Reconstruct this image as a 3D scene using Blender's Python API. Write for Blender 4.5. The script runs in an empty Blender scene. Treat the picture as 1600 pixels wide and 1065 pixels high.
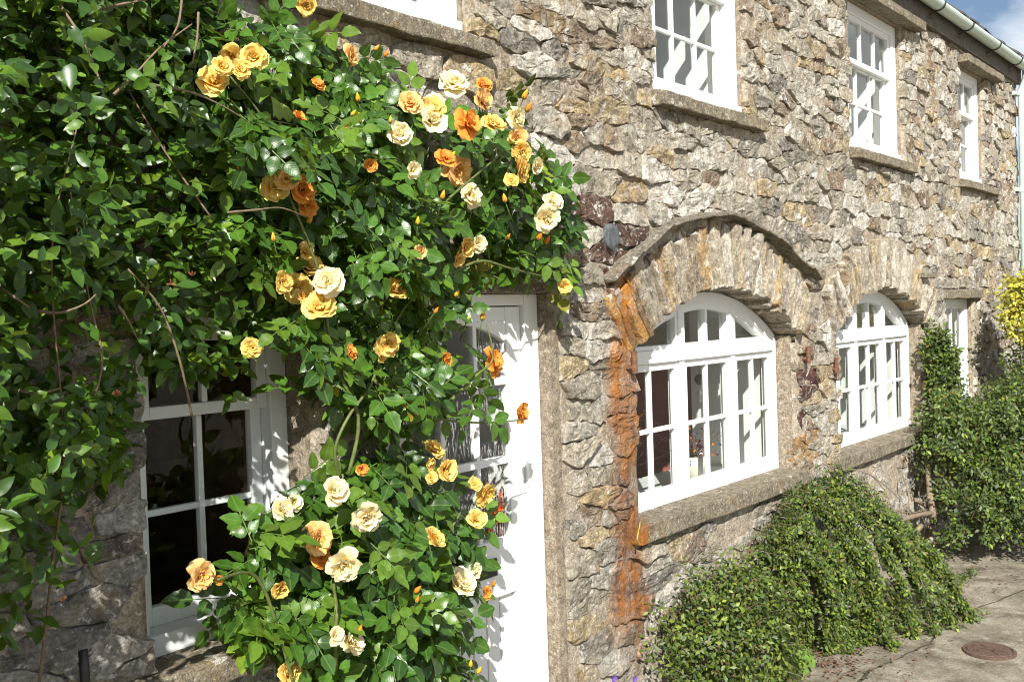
import bpy, math, random
import numpy as np
from mathutils import Vector, Matrix, noise as mnoise

rng = np.random.default_rng(7)
random.seed(7)
SC = bpy.context.scene
COL = SC.collection

# ------------------------------------------------------------------ camera
F, VX = 1555.0, 1291.0                      # focal length and wall vanishing point, in pixels of a 1600 px wide frame
PHI = math.atan(VX / F)
DIST, EYE = 2.85, 2.15                      # metres in front of the wall, above the yard
ROLL, PITCH = math.atan(0.033), -math.atan(40 / F)
fw = np.array([math.cos(PHI) * math.cos(PITCH), math.sin(PHI) * math.cos(PITCH), math.sin(PITCH)])
_r0 = np.array([math.sin(PHI), -math.cos(PHI), 0.0])
_u0 = np.cross(_r0, fw)
CR = math.cos(ROLL) * _r0 - math.sin(ROLL) * _u0
CU = math.sin(ROLL) * _r0 + math.cos(ROLL) * _u0
CC = np.array([0.0, -DIST, EYE])
cam_data = bpy.data.cameras.new("camera")
cam_data.sensor_width = 36.0
cam_data.lens = 36.0 * F / 1600.0
cam_data.clip_start = 0.05
cam_data.clip_end = 2000.0
cam = bpy.data.objects.new("camera", cam_data)
COL.objects.link(cam)
cam.matrix_world = Matrix(((CR[0], CU[0], -fw[0], CC[0]), (CR[1], CU[1], -fw[1], CC[1]), (CR[2], CU[2], -fw[2], CC[2]), (0, 0, 0, 1)))
SC.camera = cam

def proj(p):
    d = np.asarray(p, float) - CC
    z = d @ fw
    return 800 + F * (d @ CR) / z, 532.5 - F * (d @ CU) / z

def un(u, v, y=0.0):
    """the point of the plane y = const seen at a pixel of the survey photograph"""
    d = fw + CR * (u - 800) / F - CU * (v - 532.5) / F
    t = (y - CC[1]) / d[1]
    return CC + t * d

# ------------------------------------------------------------------ sky and sun
LDIR = np.array([1.30, 1.0, -1.12]); LDIR /= np.linalg.norm(LDIR)
TO_SUN = -LDIR
world = bpy.data.worlds.new("World")
SC.world = world
world.use_nodes = True
wn, wl = world.node_tree.nodes, world.node_tree.links
wn.clear()
w_out = wn.new("ShaderNodeOutputWorld"); w_bg = wn.new("ShaderNodeBackground")
sky = wn.new("ShaderNodeTexSky"); sky.sky_type = 'NISHITA'; sky.sun_disc = False
sky.sun_elevation = math.asin(TO_SUN[2]); sky.sun_rotation = math.atan2(TO_SUN[0], TO_SUN[1])
sky.altitude = 100; sky.air_density = 1.0; sky.dust_density = 0.3; sky.ozone_density = 1.6
w_tc = wn.new("ShaderNodeTexCoord"); w_map = wn.new("ShaderNodeMapping"); w_map.inputs['Scale'].default_value = (1, 1, 2.4); w_map.inputs['Location'].default_value = (0.35, 0.2, 0.1)
w_no = wn.new("ShaderNodeTexNoise"); w_no.inputs['Scale'].default_value = 3.2; w_no.inputs['Detail'].default_value = 7; w_no.inputs['Roughness'].default_value = 0.55
w_rm = wn.new("ShaderNodeValToRGB"); w_rm.color_ramp.elements[0].position = 0.42; w_rm.color_ramp.elements[1].position = 0.62
w_mx = wn.new("ShaderNodeMix"); w_mx.data_type = 'RGBA'; w_mx.inputs['B'].default_value = (13.5, 13.7, 14.0, 1)
wl.new(w_tc.outputs['Generated'], w_map.inputs['Vector']); wl.new(w_map.outputs[0], w_no.inputs['Vector'])
wl.new(w_no.outputs['Fac'], w_rm.inputs[0]); wl.new(w_rm.outputs['Color'], w_mx.inputs['Factor'])
wl.new(sky.outputs[0], w_mx.inputs['A']); wl.new(w_mx.outputs['Result'], w_bg.inputs['Color'])
w_bg.inputs['Strength'].default_value = 0.056
wl.new(w_bg.outputs[0], w_out.inputs['Surface'])
sun_data = bpy.data.lights.new("sun", 'SUN'); sun_data.energy = 5.0; sun_data.angle = math.radians(0.5); sun_data.color = (1.0, 0.97, 0.915)
sun = bpy.data.objects.new("sun", sun_data); COL.objects.link(sun)
sun.location = (-10, -10, 12); sun.rotation_euler = Vector(LDIR).to_track_quat('-Z', 'Y').to_euler()
SC.view_settings.view_transform = 'Standard'; SC.view_settings.look = 'None'
SC.view_settings.exposure = 0.74; SC.view_settings.gamma = 1.0; SC.view_settings.use_curve_mapping = False
SC.cycles.use_denoising = True
SC.cycles.filter_width = 1.05
SC.cycles.max_bounces = 8; SC.cycles.transparent_max_bounces = 16

# ------------------------------------------------------------------ materials
def new_mat(name):
    m = bpy.data.materials.new(name); m.use_nodes = True
    nt = m.node_tree; nt.nodes.clear()
    out = nt.nodes.new("ShaderNodeOutputMaterial"); b = nt.nodes.new("ShaderNodeBsdfPrincipled")
    nt.links.new(b.outputs[0], out.inputs[0])
    return m, nt, b, out

class NT:
    def __init__(s, nt): s.nt = nt
    def n(s, t, **kw):
        x = s.nt.nodes.new(t)
        for k, v in kw.items():
            if k in x.inputs: x.inputs[k].default_value = v
            else: setattr(x, k, v)
        return x
    def l(s, a, b): s.nt.links.new(a, b)
    def noise(s, vec, scale, detail=5, rough=0.55, dist=0.0):
        x = s.n("ShaderNodeTexNoise", Scale=scale, Detail=detail, Roughness=rough, Distortion=dist)
        if vec is not None: s.l(vec, x.inputs['Vector'])
        return x.outputs['Fac']
    def ramp(s, fac, p0, p1, c0=(0, 0, 0, 1), c1=(1, 1, 1, 1)):
        x = s.n("ShaderNodeValToRGB")
        e = x.color_ramp.elements
        e[0].position, e[1].position = p0, p1; e[0].color, e[1].color = c0, c1
        s.l(fac, x.inputs[0]); return x.outputs['Color']
    def mix(s, fac, a, b, mode='MIX'):
        x = s.n("ShaderNodeMix", data_type='RGBA', blend_type=mode)
        for key, val in (('Factor', fac), ('A', a), ('B', b)):
            if hasattr(val, 'is_output'): s.l(val, x.inputs[key])
            elif isinstance(val, (int, float)): x.inputs[key].default_value = val
            else: x.inputs[key].default_value = (*val, 1) if len(val) == 3 else val
        return x.outputs['Result']
    def math(s, op, a, b=0.0, c=None):
        x = s.n("ShaderNodeMath", operation=op)
        for i, val in enumerate((a, b, c)):
            if val is None: continue
            if hasattr(val, 'is_output'): s.l(val, x.inputs[i])
            else: x.inputs[i].default_value = val
        return x.outputs[0]
    def bump(s, h, strength, distance, normal=None):
        x = s.n("ShaderNodeBump", Strength=strength, Distance=distance)
        s.l(h, x.inputs['Height'])
        if normal is not None: s.l(normal, x.inputs['Normal'])
        return x.outputs[0]
    def pos(s): return s.n("ShaderNodeNewGeometry").outputs['Position']

def stone_mat(name, base=None, lichen=0.5, rust=True, vscale=1.0):
    m, nt, b, out = new_mat(name); q = NT(nt)
    P = q.pos()
    if base is None:
        c = q.n("ShaderNodeAttribute", attribute_name="tint").outputs['Color']
    else:
        c = q.n("ShaderNodeRGB"); c.outputs[0].default_value = (*base, 1); c = c.outputs[0]
    v1 = q.noise(P, 14 * vscale, 8, 0.68)
    c = q.mix(1.0, c, q.ramp(v1, 0.28, 0.72, (0.40, 0.385, 0.37, 1), (1.55, 1.53, 1.50, 1)), 'MULTIPLY')
    v5 = q.noise(P, 75 * vscale, 4, 0.7)
    c = q.mix(1.0, c, q.ramp(v5, 0.3, 0.7, (0.50, 0.49, 0.48, 1), (1.4, 1.4, 1.4, 1)), 'MULTIPLY')
    # ochre iron bands inside the stone
    oc = q.ramp(q.noise(P, 5.0 * vscale, 5, 0.6, 0.6), 0.57, 0.70)
    c = q.mix(q.math('MULTIPLY', oc, 0.45), c, (0.33, 0.20, 0.075))
    if base is None:      # pointing smeared over the stone faces
        sm_ = q.ramp(q.noise(P, 6.5, 9, 0.75, 0.5), 0.53, 0.60)
        c = q.mix(q.math('MULTIPLY', sm_, 0.7), c, (0.395, 0.352, 0.278))
    # dark damp stains
    dk = q.ramp(q.noise(P, 7.5 * vscale, 7, 0.7), 0.60, 0.70)
    c = q.mix(q.math('MULTIPLY', dk, 0.55), c, (0.07, 0.055, 0.042))
    # pale crusts of lichen
    l1 = q.ramp(q.noise(P, 10.0 * vscale, 9, 0.72, 0.3), 0.615 - 0.1 * lichen, 0.65 - 0.1 * lichen)
    l2 = q.ramp(q.noise(P, 2.3, 3, 0.5), 0.42, 0.58)
    c = q.mix(q.math('MULTIPLY', q.math('MULTIPLY', l1, l2), 0.85), c, (0.72, 0.69, 0.63))
    l3 = q.ramp(q.noise(P, 38 * vscale, 4, 0.55), 0.62, 0.65)
    c = q.mix(q.math('MULTIPLY', l3, 0.6), c, (0.62, 0.60, 0.56))
    if rust:
        sx = q.n("ShaderNodeSeparateXYZ"); q.l(P, sx.inputs[0])
        wob = q.math('MULTIPLY', q.math('SUBTRACT', q.noise(P, 3.0, 5, 0.6), 0.5), 0.42)
        dx = q.math('ABSOLUTE', q.math('SUBTRACT', q.math('ADD', sx.outputs['X'], wob), 4.31))
        band = q.n("ShaderNodeMapRange", clamp=True); q.l(dx, band.inputs[0])
        band.inputs[1].default_value = 0.19; band.inputs[2].default_value = 0.06; band.inputs[3].default_value = 0; band.inputs[4].default_value = 1
        zt = q.n("ShaderNodeMapRange", clamp=True); q.l(sx.outputs['Z'], zt.inputs[0])
        zt.inputs[1].default_value = 2.40; zt.inputs[2].default_value = 2.28
        zb = q.n("ShaderNodeMapRange", clamp=True); q.l(sx.outputs['Z'], zb.inputs[0])
        zb.inputs[1].default_value = 0.15; zb.inputs[2].default_value = 0.6
        msk = q.math('MULTIPLY', band.outputs[0], q.math('MULTIPLY', zt.outputs[0], zb.outputs[0]))
        mpr = q.n('ShaderNodeMapping'); mpr.inputs['Scale'].default_value = (1, 1, 0.22); q.l(P, mpr.inputs[0])
        br = q.ramp(q.math('ADD', q.math('MULTIPLY', q.noise(mpr.outputs[0], 17, 8, 0.7), 0.6), q.math('MULTIPLY', q.noise(P, 13, 8, 0.7), 0.4)), 0.40, 0.56)
        msk = q.math('MULTIPLY', msk, q.math('ADD', q.math('MULTIPLY', br, 0.62), 0.34))
        lowz = q.n("ShaderNodeMapRange", clamp=True); q.l(sx.outputs['Z'], lowz.inputs[0])
        lowz.inputs[1].default_value = 2.0; lowz.inputs[2].default_value = 1.35
        msk = q.math('MULTIPLY', msk, q.math('ADD', 1.0, q.math('MULTIPLY', lowz.outputs[0], 0.15)))
        rc = q.mix(q.ramp(q.noise(P, 8, 6, 0.7), 0.36, 0.62), (0.52, 0.20, 0.02), (0.26, 0.10, 0.03))
        rc2 = q.mix(q.ramp(q.noise(P, 6, 6, 0.7), 0.38, 0.58), (0.38, 0.145, 0.03), (0.13, 0.066, 0.042))
        rc = q.mix(lowz.outputs[0], rc, rc2)
        c = q.mix(msk, c, rc)
    q.l(c, b.inputs['Base Color'])
    b.inputs['Roughness'].default_value = 0.92
    b.inputs['Specular IOR Level'].default_value = 0.2
    h = q.noise(P, 26 * vscale, 9, 0.68)
    n0 = q.bump(q.noise(P, 12 * vscale, 12, 0.75, 0.2), 0.35, 0.04)
    n1 = q.bump(h, 0.95, 0.026, n0)
    n2 = q.bump(q.noise(P, 85, 5, 0.7), 0.7, 0.009, n1)
    q.l(n2, b.inputs['Normal'])
    return m

def plain_mat(name, col, rough=0.5, var=0.12, scale=20, bump=0.1, metallic=0.0, spec=0.5):
    m, nt, b, out = new_mat(name); q = NT(nt); P = q.pos()
    c = q.mix(1.0, col, q.ramp(q.noise(P, scale, 6, 0.6), 0.3, 0.7, (1 - var,) * 3 + (1,), (1 + var,) * 3 + (1,)), 'MULTIPLY')
    q.l(c, b.inputs['Base Color']); b.inputs['Roughness'].default_value = rough; b.inputs['Metallic'].default_value = metallic
    b.inputs['Specular IOR Level'].default_value = spec
    if bump: q.l(q.bump(q.noise(P, scale * 4, 5, 0.6), bump, 0.004), b.inputs['Normal'])
    return m

def paint_mat(name, col, dirt=0.5):
    m, nt, b, out = new_mat(name); q = NT(nt); P = q.pos()
    d = q.ramp(q.noise(P, 9, 8, 0.7), 0.56, 0.74)
    c = q.mix(q.math('MULTIPLY', d, 0.35 * dirt), col, (0.45, 0.43, 0.38))
    sp = q.ramp(q.noise(P, 130, 3, 0.5), 0.70, 0.74)
    c = q.mix(q.math('MULTIPLY', sp, 0.35 * dirt), c, (0.35, 0.31, 0.25))
    q.l(c, b.inputs['Base Color']); b.inputs['Roughness'].default_value = 0.42
    n1 = q.bump(q.noise(P, 30, 3, 0.5), 0.08, 0.004)
    q.l(n1, b.inputs['Normal'])
    return m

def leaf_mat(name, gain=1.0, rough=0.36, veins=True, trans=0.22, tcol=(0.30, 0.42, 0.05)):
    m, nt, b, out = new_mat(name); q = NT(nt)
    c = q.n("ShaderNodeAttribute", attribute_name="tint").outputs['Color']
    P = q.pos()
    c = q.mix(1.0, c, q.ramp(q.noise(P, 30, 4, 0.6), 0.3, 0.7, (0.75 * gain,) * 3 + (1,), (1.25 * gain,) * 3 + (1,)), 'MULTIPLY')
    if veins:
        uv = q.n("ShaderNodeUVMap", uv_map="leafuv").outputs[0]
        sx = q.n("ShaderNodeSeparateXYZ"); q.l(uv, sx.inputs[0])
        s_ = q.math('ABSOLUTE', q.math('SUBTRACT', sx.outputs[0], 0.5))
        ph = q.math('SUBTRACT', sx.outputs[1], q.math('MULTIPLY', s_, 0.75))
        wv = q.math('SINE', q.math('MULTIPLY', ph, 44.0))
        rib = q.ramp(s_, 0.012, 0.05, (1, 1, 1, 1), (0, 0, 0, 1))
        c = q.mix(q.math('MULTIPLY', rib, 0.5), c, (0.16, 0.24, 0.06))
        h = q.math('ADD', q.math('MULTIPLY', wv, 0.5), q.math('MULTIPLY', rib, -1.0))
        q.l(q.bump(h, 0.10, 0.0012), b.inputs['Normal'])
    q.l(c, b.inputs['Base Color']); b.inputs['Roughness'].default_value = rough
    b.inputs['Specular IOR Level'].default_value = 0.45
    tr = q.n("ShaderNodeBsdfTranslucent")
    q.l(q.mix(0.55, c, tcol, 'MIX'), tr.inputs['Color'])
    mx = q.n("ShaderNodeMixShader"); mx.inputs[0].default_value = trans
    q.l(b.outputs[0], mx.inputs[1]); q.l(tr.outputs[0], mx.inputs[2]); q.l(mx.outputs[0], out.inputs[0])
    return m

def petal_mat(name):
    m, nt, b, out = new_mat(name); q = NT(nt)
    c = q.n("ShaderNodeAttribute", attribute_name="tint").outputs['Color']
    q.l(c, b.inputs['Base Color']); b.inputs['Roughness'].default_value = 0.6; b.inputs['Specular IOR Level'].default_value = 0.25
    tr = q.n("ShaderNodeBsdfTranslucent"); q.l(c, tr.inputs['Color'])
    mx = q.n("ShaderNodeMixShader"); mx.inputs[0].default_value = 0.3
    q.l(b.outputs[0], mx.inputs[1]); q.l(tr.outputs[0], mx.inputs[2]); q.l(mx.outputs[0], out.inputs[0])
    q.l(q.bump(q.noise(q.pos(), 160, 3, 0.6), 0.2, 0.003), b.inputs['Normal'])
    return m

def glass_mat(name, wavy=False):
    m, nt, b, out = new_mat(name); q = NT(nt); nt.nodes.remove(b)
    t = q.n("ShaderNodeBsdfTransparent"); t.inputs[0].default_value = (0.93, 0.95, 0.94, 1)
    g = q.n("ShaderNodeBsdfGlossy"); g.inputs['Roughness'].default_value = 0.02 if not wavy else 0.05
    fr = q.n("ShaderNodeFresnel"); fr.inputs[0].default_value = 1.5
    mx = q.n("ShaderNodeMixShader")
    P = q.pos()
    if wavy:
        mp = q.n("ShaderNodeMapping"); mp.inputs['Scale'].default_value = (26, 26, 7); q.l(P, mp.inputs[0])
        nb = q.bump(q.noise(mp.outputs[0], 1.4, 3, 0.5, 1.5), 1.0, 0.02)
        q.l(nb, g.inputs['Normal']); q.l(nb, fr.inputs['Normal'])
    else:
        nb = q.bump(q.noise(P, 5, 2, 0.5), 0.12, 0.004); q.l(nb, g.inputs['Normal'])
    bf = q.n('ShaderNodeNewGeometry').outputs['Backfacing']
    q.l(q.math('MULTIPLY', fr.outputs[0], q.math('SUBTRACT', 1.0, bf)), mx.inputs[0]); q.l(t.outputs[0], mx.inputs[1]); q.l(g.outputs[0], mx.inputs[2]); q.l(mx.outputs[0], out.inputs[0])
    return m

def ground_mat():
    m, nt, b, out = new_mat("worn_concrete"); q = NT(nt); P = q.pos()
    c = q.mix(q.ramp(q.noise(P, 3.0, 8, 0.68, 0.4), 0.36, 0.64), (0.135, 0.112, 0.078), (0.35, 0.31, 0.235))
    c = q.mix(q.math('MULTIPLY', q.ramp(q.noise(P, 9, 9, 0.75), 0.52, 0.62), 0.6), c, (0.40, 0.365, 0.30))
    c = q.mix(q.math('MULTIPLY', q.ramp(q.noise(P, 1.1, 6, 0.6), 0.55, 0.72), 0.45), c, (0.10, 0.095, 0.05))
    c = q.mix(1.0, c, q.ramp(q.noise(P, 85, 5, 0.7), 0.3, 0.7, (0.6,) * 3 + (1,), (1.35,) * 3 + (1,)), 'MULTIPLY')
    q.l(c, b.inputs['Base Color']); b.inputs['Roughness'].default_value = 0.95; b.inputs['Specular IOR Level'].default_value = 0.2
    n1 = q.bump(q.noise(P, 7, 9, 0.7), 0.7, 0.03); n2 = q.bump(q.noise(P, 90, 5, 0.7), 0.7, 0.008, n1)
    q.l(n2, b.inputs['Normal'])
    return m

M = dict(
    stone=stone_mat("rubble_stone"),
    mortar=stone_mat("lime_mortar", base=(0.43, 0.375, 0.295), lichen=0.3, vscale=1.3),
    dressed=stone_mat("weathered_sill_stone", base=(0.27, 0.235, 0.17), lichen=0.2, vscale=1.6),
    render=stone_mat("sand_render", base=(0.36, 0.305, 0.23), lichen=-0.1, rust=False, vscale=2.0),
    white=paint_mat("white_gloss_paint", (0.79, 0.79, 0.77), 0.5),
    oldwhite=paint_mat("weathered_white_paint", (0.68, 0.70, 0.69), 1.0),
    inwhite=plain_mat("interior_white_paint", (0.78, 0.78, 0.76), 0.6, 0.04, 6, 0.02),
    glass=glass_mat("window_glass"), wavy=glass_mat("textured_glass", True),
    iron=plain_mat("black_iron", (0.035, 0.028, 0.025), 0.55, 0.4, 60, 0.5),
    rustiron=plain_mat("rusty_iron", (0.14, 0.065, 0.035), 0.85, 0.5, 40, 0.6),
    lead=plain_mat("grey_lead", (0.085, 0.095, 0.10), 0.75, 0.5, 45, 0.9),
    plastic=plain_mat("black_plastic", (0.02, 0.02, 0.022), 0.4, 0.1, 20, 0.0),
    gutter=plain_mat("pale_green_paint", (0.50, 0.61, 0.53), 0.4, 0.08, 12, 0.05),
    slate=plain_mat("roof_slate", (0.095, 0.085, 0.085), 0.7, 0.4, 18, 0.5),
    soffit=plain_mat("dark_timber", (0.10, 0.085, 0.065), 0.8, 0.4, 25, 0.4),
    bark=plain_mat("grey_brown_bark", (0.20, 0.155, 0.105), 0.85, 0.4, 45, 0.7),
    cane=plain_mat("rose_cane", (0.10, 0.125, 0.03), 0.55, 0.3, 40, 0.3),
    dryt=plain_mat("brown_twig", (0.17, 0.12, 0.075), 0.8, 0.3, 45, 0.5),
    roseleaf=leaf_mat("rose_leaf", 1.05, 0.36, True, 0.24, (0.34, 0.45, 0.04)),
    honeyleaf=leaf_mat("honeysuckle_leaf", 1.1, 0.36, False, 0.27, (0.36, 0.46, 0.04)),
    cotleaf=leaf_mat("cotoneaster_leaf", 1.0, 0.5, False, 0.2),
    goldleaf=leaf_mat("golden_leaf", 1.0, 0.5, False, 0.35, (0.6, 0.5, 0.03)),
    petal=petal_mat("rose_petal"),
    ground=ground_mat(),
    wallin=plain_mat("beige_plaster", (0.66, 0.62, 0.54), 0.9, 0.06, 4, 0.05),
    redin=plain_mat("red_fabric", (0.36, 0.035, 0.035), 0.85, 0.2, 60, 0.2),
    pinkin=plain_mat("dusky_red_paint", (0.42, 0.12, 0.11), 0.8, 0.06, 8, 0.03),
    orange=plain_mat("orange_petals", (0.75, 0.2, 0.015), 0.6, 0.3, 60, 0.2),
    wood=plain_mat("brown_wood", (0.17, 0.10, 0.055), 0.6, 0.3, 14, 0.2),
    floorin=plain_mat("pale_floorboards", (0.50, 0.42, 0.32), 0.6, 0.3, 10, 0.1),
    ceramic=plain_mat("cream_ceramic", (0.70, 0.66, 0.56), 0.25, 0.03, 10, 0.0),
    terracotta=plain_mat("ochre_ceramic", (0.52, 0.33, 0.10), 0.4, 0.15, 16, 0.1),
    litter=leaf_mat("dead_leaf", 1.0, 0.8, False, 0.1, (0.3, 0.1, 0.03)),
)

# ------------------------------------------------------------------ object helpers
def link(name, me, parent=None, **props):
    o = bpy.data.objects.new(name, me); COL.objects.link(o)
    if parent is not None: o.parent = parent
    for k, v in props.items(): o[k] = v
    return o

def thing(name, label, category, loc=(0, 0, 0), group=None, kind=None):
    o = bpy.data.objects.new(name, None); COL.objects.link(o); o.location = loc
    o.empty_display_size = 0.2
    if label: o['label'] = label
    if category: o['category'] = category
    if group: o['group'] = group
    if kind: o['kind'] = kind
    return o

class MB:
    """collects vertices and faces of one mesh"""
    def __init__(s): s.v, s.f, s.c = [], [], []
    def add(s, vs, fs):
        o = len(s.v); s.v.extend([tuple(map(float, p)) for p in vs]); s.f.extend([tuple(i + o for i in f) for f in fs])
    def box(s, x0, x1, y0, y1, z0, z1):
        s.add([(x0, y0, z0), (x1, y0, z0), (x1, y1, z0), (x0, y1, z0), (x0, y0, z1), (x1, y0, z1), (x1, y1, z1), (x0, y1, z1)],
              [(0, 3, 2, 1), (4, 5, 6, 7), (0, 1, 5, 4), (1, 2, 6, 5), (2, 3, 7, 6), (3, 0, 4, 7)])
    def prism(s, pts, y0, y1):
        """polygon in xz (counter-clockwise seen from -y), extruded in y"""
        n = len(pts)
        s.add([(x, y0, z) for x, z in pts] + [(x, y1, z) for x, z in pts],
              [tuple(range(n)), tuple(reversed(range(n, 2 * n)))] + [(i + n, (i + 1) % n + n, (i + 1) % n, i) for i in range(n)])
    def band(s, cx, cz, r0, r1, a0, a1, y0, y1, n=28):
        """arch band between radii r0 < r1, angles measured from +z towards +x"""
        for i in range(n):
            a, b = a0 + (a1 - a0) * i / n, a0 + (a1 - a0) * (i + 1) / n
            P = [(cx + r0 * math.sin(a), cz + r0 * math.cos(a)), (cx + r0 * math.sin(b), cz + r0 * math.cos(b)),
                 (cx + r1 * math.sin(b), cz + r1 * math.cos(b)), (cx + r1 * math.sin(a), cz + r1 * math.cos(a))]
            vs = [(x, y0, z) for x, z in P] + [(x, y1, z) for x, z in P]
            fs = [(0, 1, 2, 3), (7, 6, 5, 4), (0, 4, 5, 1), (3, 2, 6, 7)]
            if i == 0: fs.append((0, 3, 7, 4))
            if i == n - 1: fs.append((1, 5, 6, 2))
            s.add(vs, fs)
    def tube(s, pts, r0, r1=None, n=7, caps=True, wob=0.0):
        pts = [Vector(p) for p in pts]; r1 = r0 if r1 is None else r1
        k = len(pts); vs = []
        up = Vector((0.31, 0.2, 0.93)).normalized()
        for i, p in enumerate(pts):
            d = (pts[min(i + 1, k - 1)] - pts[max(i - 1, 0)]).normalized()
            a = d.cross(up)
            if a.length < 0.05: a = d.cross(Vector((1, 0, 0)))
            a.normalize(); b = d.cross(a)
            r = (r0 + (r1 - r0) * i / max(1, k - 1)) * (1 + wob * (random.random() - 0.5))
            for j in range(n):
                t = 2 * math.pi * j / n
                vs.append(p + a * (r * math.cos(t)) + b * (r * math.sin(t)))
        fs = [(i * n + j, i * n + (j + 1) % n, (i + 1) * n + (j + 1) % n, (i + 1) * n + j) for i in range(k - 1) for j in range(n)]
        if caps: fs += [tuple(reversed(range(n))), tuple(range((k - 1) * n, k * n))]
        s.add(vs, fs)
    def lathe(s, prof, c=(0, 0, 0), n=16, axis='z'):
        vs = []
        for r, h in prof:
            for j in range(n):
                t = 2 * math.pi * j / n
                if axis == 'z': vs.append((c[0] + r * math.cos(t), c[1] + r * math.sin(t), c[2] + h))
                else: vs.append((c[0] + r * math.cos(t), c[1] - h, c[2] + r * math.sin(t)))
        k = len(prof)
        fs = [(i * n + j, i * n + (j + 1) % n, (i + 1) * n + (j + 1) % n, (i + 1) * n + j) for i in range(k - 1) for j in range(n)]
        fs += [tuple(reversed(range(n))), tuple(range((k - 1) * n, k * n))]
        s.add(vs, fs)
    def mesh(s, name, mat, smooth=False):
        me = bpy.data.meshes.new(name); me.from_pydata(s.v, [], s.f); me.update()
        me.materials.append(mat)
        if smooth: me.shade_smooth()
        if s.c:
            a = me.color_attributes.new("tint", 'FLOAT_COLOR', 'POINT')
            arr = np.ones((len(s.v), 4), np.float32); arr[:, :3] = np.array(s.c, np.float32); a.data.foreach_set('color', arr.ravel())
        return me
    def build(s, name, mat, parent=None, smooth=False, bevel=0.0, **props):
        o = link(name, s.mesh(name, mat, smooth), parent, **props)
        if bevel:
            md = o.modifiers.new("bevel", 'BEVEL'); md.width = bevel; md.segments = 2; md.limit_method = 'ANGLE'; md.angle_limit = math.radians(40)
        return o

def big_mesh(name, verts, tris, tint=None, uv=None, mat=None, smooth=True):
    """fast triangle mesh from numpy arrays; tint per vertex (n,3), uv per vertex (n,2)"""
    me = bpy.data.meshes.new(name)
    nv, nf = len(verts), len(tris)
    me.vertices.add(nv); me.vertices.foreach_set('co', np.asarray(verts, np.float32).ravel())
    me.loops.add(nf * 3); me.loops.foreach_set('vertex_index', np.asarray(tris, np.int32).ravel())
    me.polygons.add(nf); me.polygons.foreach_set('loop_start', np.arange(0, nf * 3, 3, dtype=np.int32))
    me.polygons.foreach_set('loop_total', np.full(nf, 3, np.int32))
    me.update(calc_edges=True)
    if uv is not None:
        u = me.uv_layers.new(name="leafuv"); u.data.foreach_set('uv', np.asarray(uv, np.float32)[np.asarray(tris).ravel()].ravel())
    if tint is not None:
        a = me.color_attributes.new("tint", 'FLOAT_COLOR', 'POINT')
        arr = np.ones((nv, 4), np.float32); arr[:, :3] = tint; a.data.foreach_set('color', arr.ravel())
    if smooth: me.polygons.foreach_set('use_smooth', np.ones(nf, bool))
    if mat: me.materials.append(mat)
    return me

def frames(N, Dv):
    """orthonormal frames (k,3,3) with columns X, Y (along Dv), Z (along N)"""
    N = N / np.linalg.norm(N, axis=1, keepdims=True)
    Y = Dv - N * np.sum(N * Dv, axis=1, keepdims=True)
    Y /= np.maximum(np.linalg.norm(Y, axis=1, keepdims=True), 1e-6)
    X = np.cross(Y, N)
    return np.stack([X, Y, N], axis=2)

def scatter(template, P, R, S, tint):
    """instance a template (verts, tris, uv) -> joined arrays"""
    tv, tt, tu = template
    k, n = len(P), len(tv)
    V = np.einsum('kij,nj->kni', R, tv) * S[:, None, None] + P[:, None, :]
    T = tt[None] + (np.arange(k) * n)[:, None, None]
    return V.reshape(-1, 3), T.reshape(-1, 3), np.repeat(tint, n, axis=0), np.tile(tu, (k, 1))

def join(parts):
    V, T, C, U, o = [], [], [], [], 0
    for v, t, c, u in parts:
        V.append(v); T.append(t + o); C.append(c); U.append(u); o += len(v)
    return np.concatenate(V), np.concatenate(T), np.concatenate(C), np.concatenate(U)

def unit(a): return a / np.maximum(np.linalg.norm(a, axis=-1, keepdims=True), 1e-9)

# ------------------------------------------------------------------ ground
SURF = 0.0
gm = MB()
xs = np.concatenate([[-150, -40, -10], np.arange(-2, 14.01, 0.12), [20, 50, 200]])
ys = np.concatenate([[-200, -60, -20, -8], np.arange(-4, 0.41, 0.11), [8, 30, 120]])
gv = [(x, y, 0.018 * mnoise.noise(Vector((x * 1.3, y * 1.3, 4))) + 0.006 * mnoise.noise(Vector((x * 6, y * 6, 2))) if (-2 < x < 14 and -4 < y < 0.4) else 0.0) for y in ys for x in xs]
nx = len(xs)
gf = [(j * nx + i, j * nx + i + 1, (j + 1) * nx + i + 1, (j + 1) * nx + i) for j in range(len(ys) - 1) for i in range(nx - 1)]
gm.add(gv, gf)
gm.build("ground", M['ground'], smooth=True, kind='structure')

# ------------------------------------------------------------------ cottage
XL, XR, ZT = -2.0, 12.72, 4.78
cottage = thing("stone_cottage", "long rubble stone cottage with white windows, two arched openings and a white door", "house", (6.4, 0, 0))
def part(mb, name, mat, parent=None, **kw):
    """a part of the cottage; geometry is given in world metres"""
    o = mb.build(name, mat, None, **kw)
    p = parent or cottage
    o.parent = p; o.matrix_parent_inverse = Matrix.Translation(-Vector(cottage.location))
    if p is not cottage: o.matrix_parent_inverse = Matrix.Identity(4)
    return o

A1 = dict(cx=5.44, cz=0.525, R=1.736, half=0.985)
A2 = dict(cx=8.20, cz=0.535, R=1.736, half=0.985)
RING = 0.43
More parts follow.
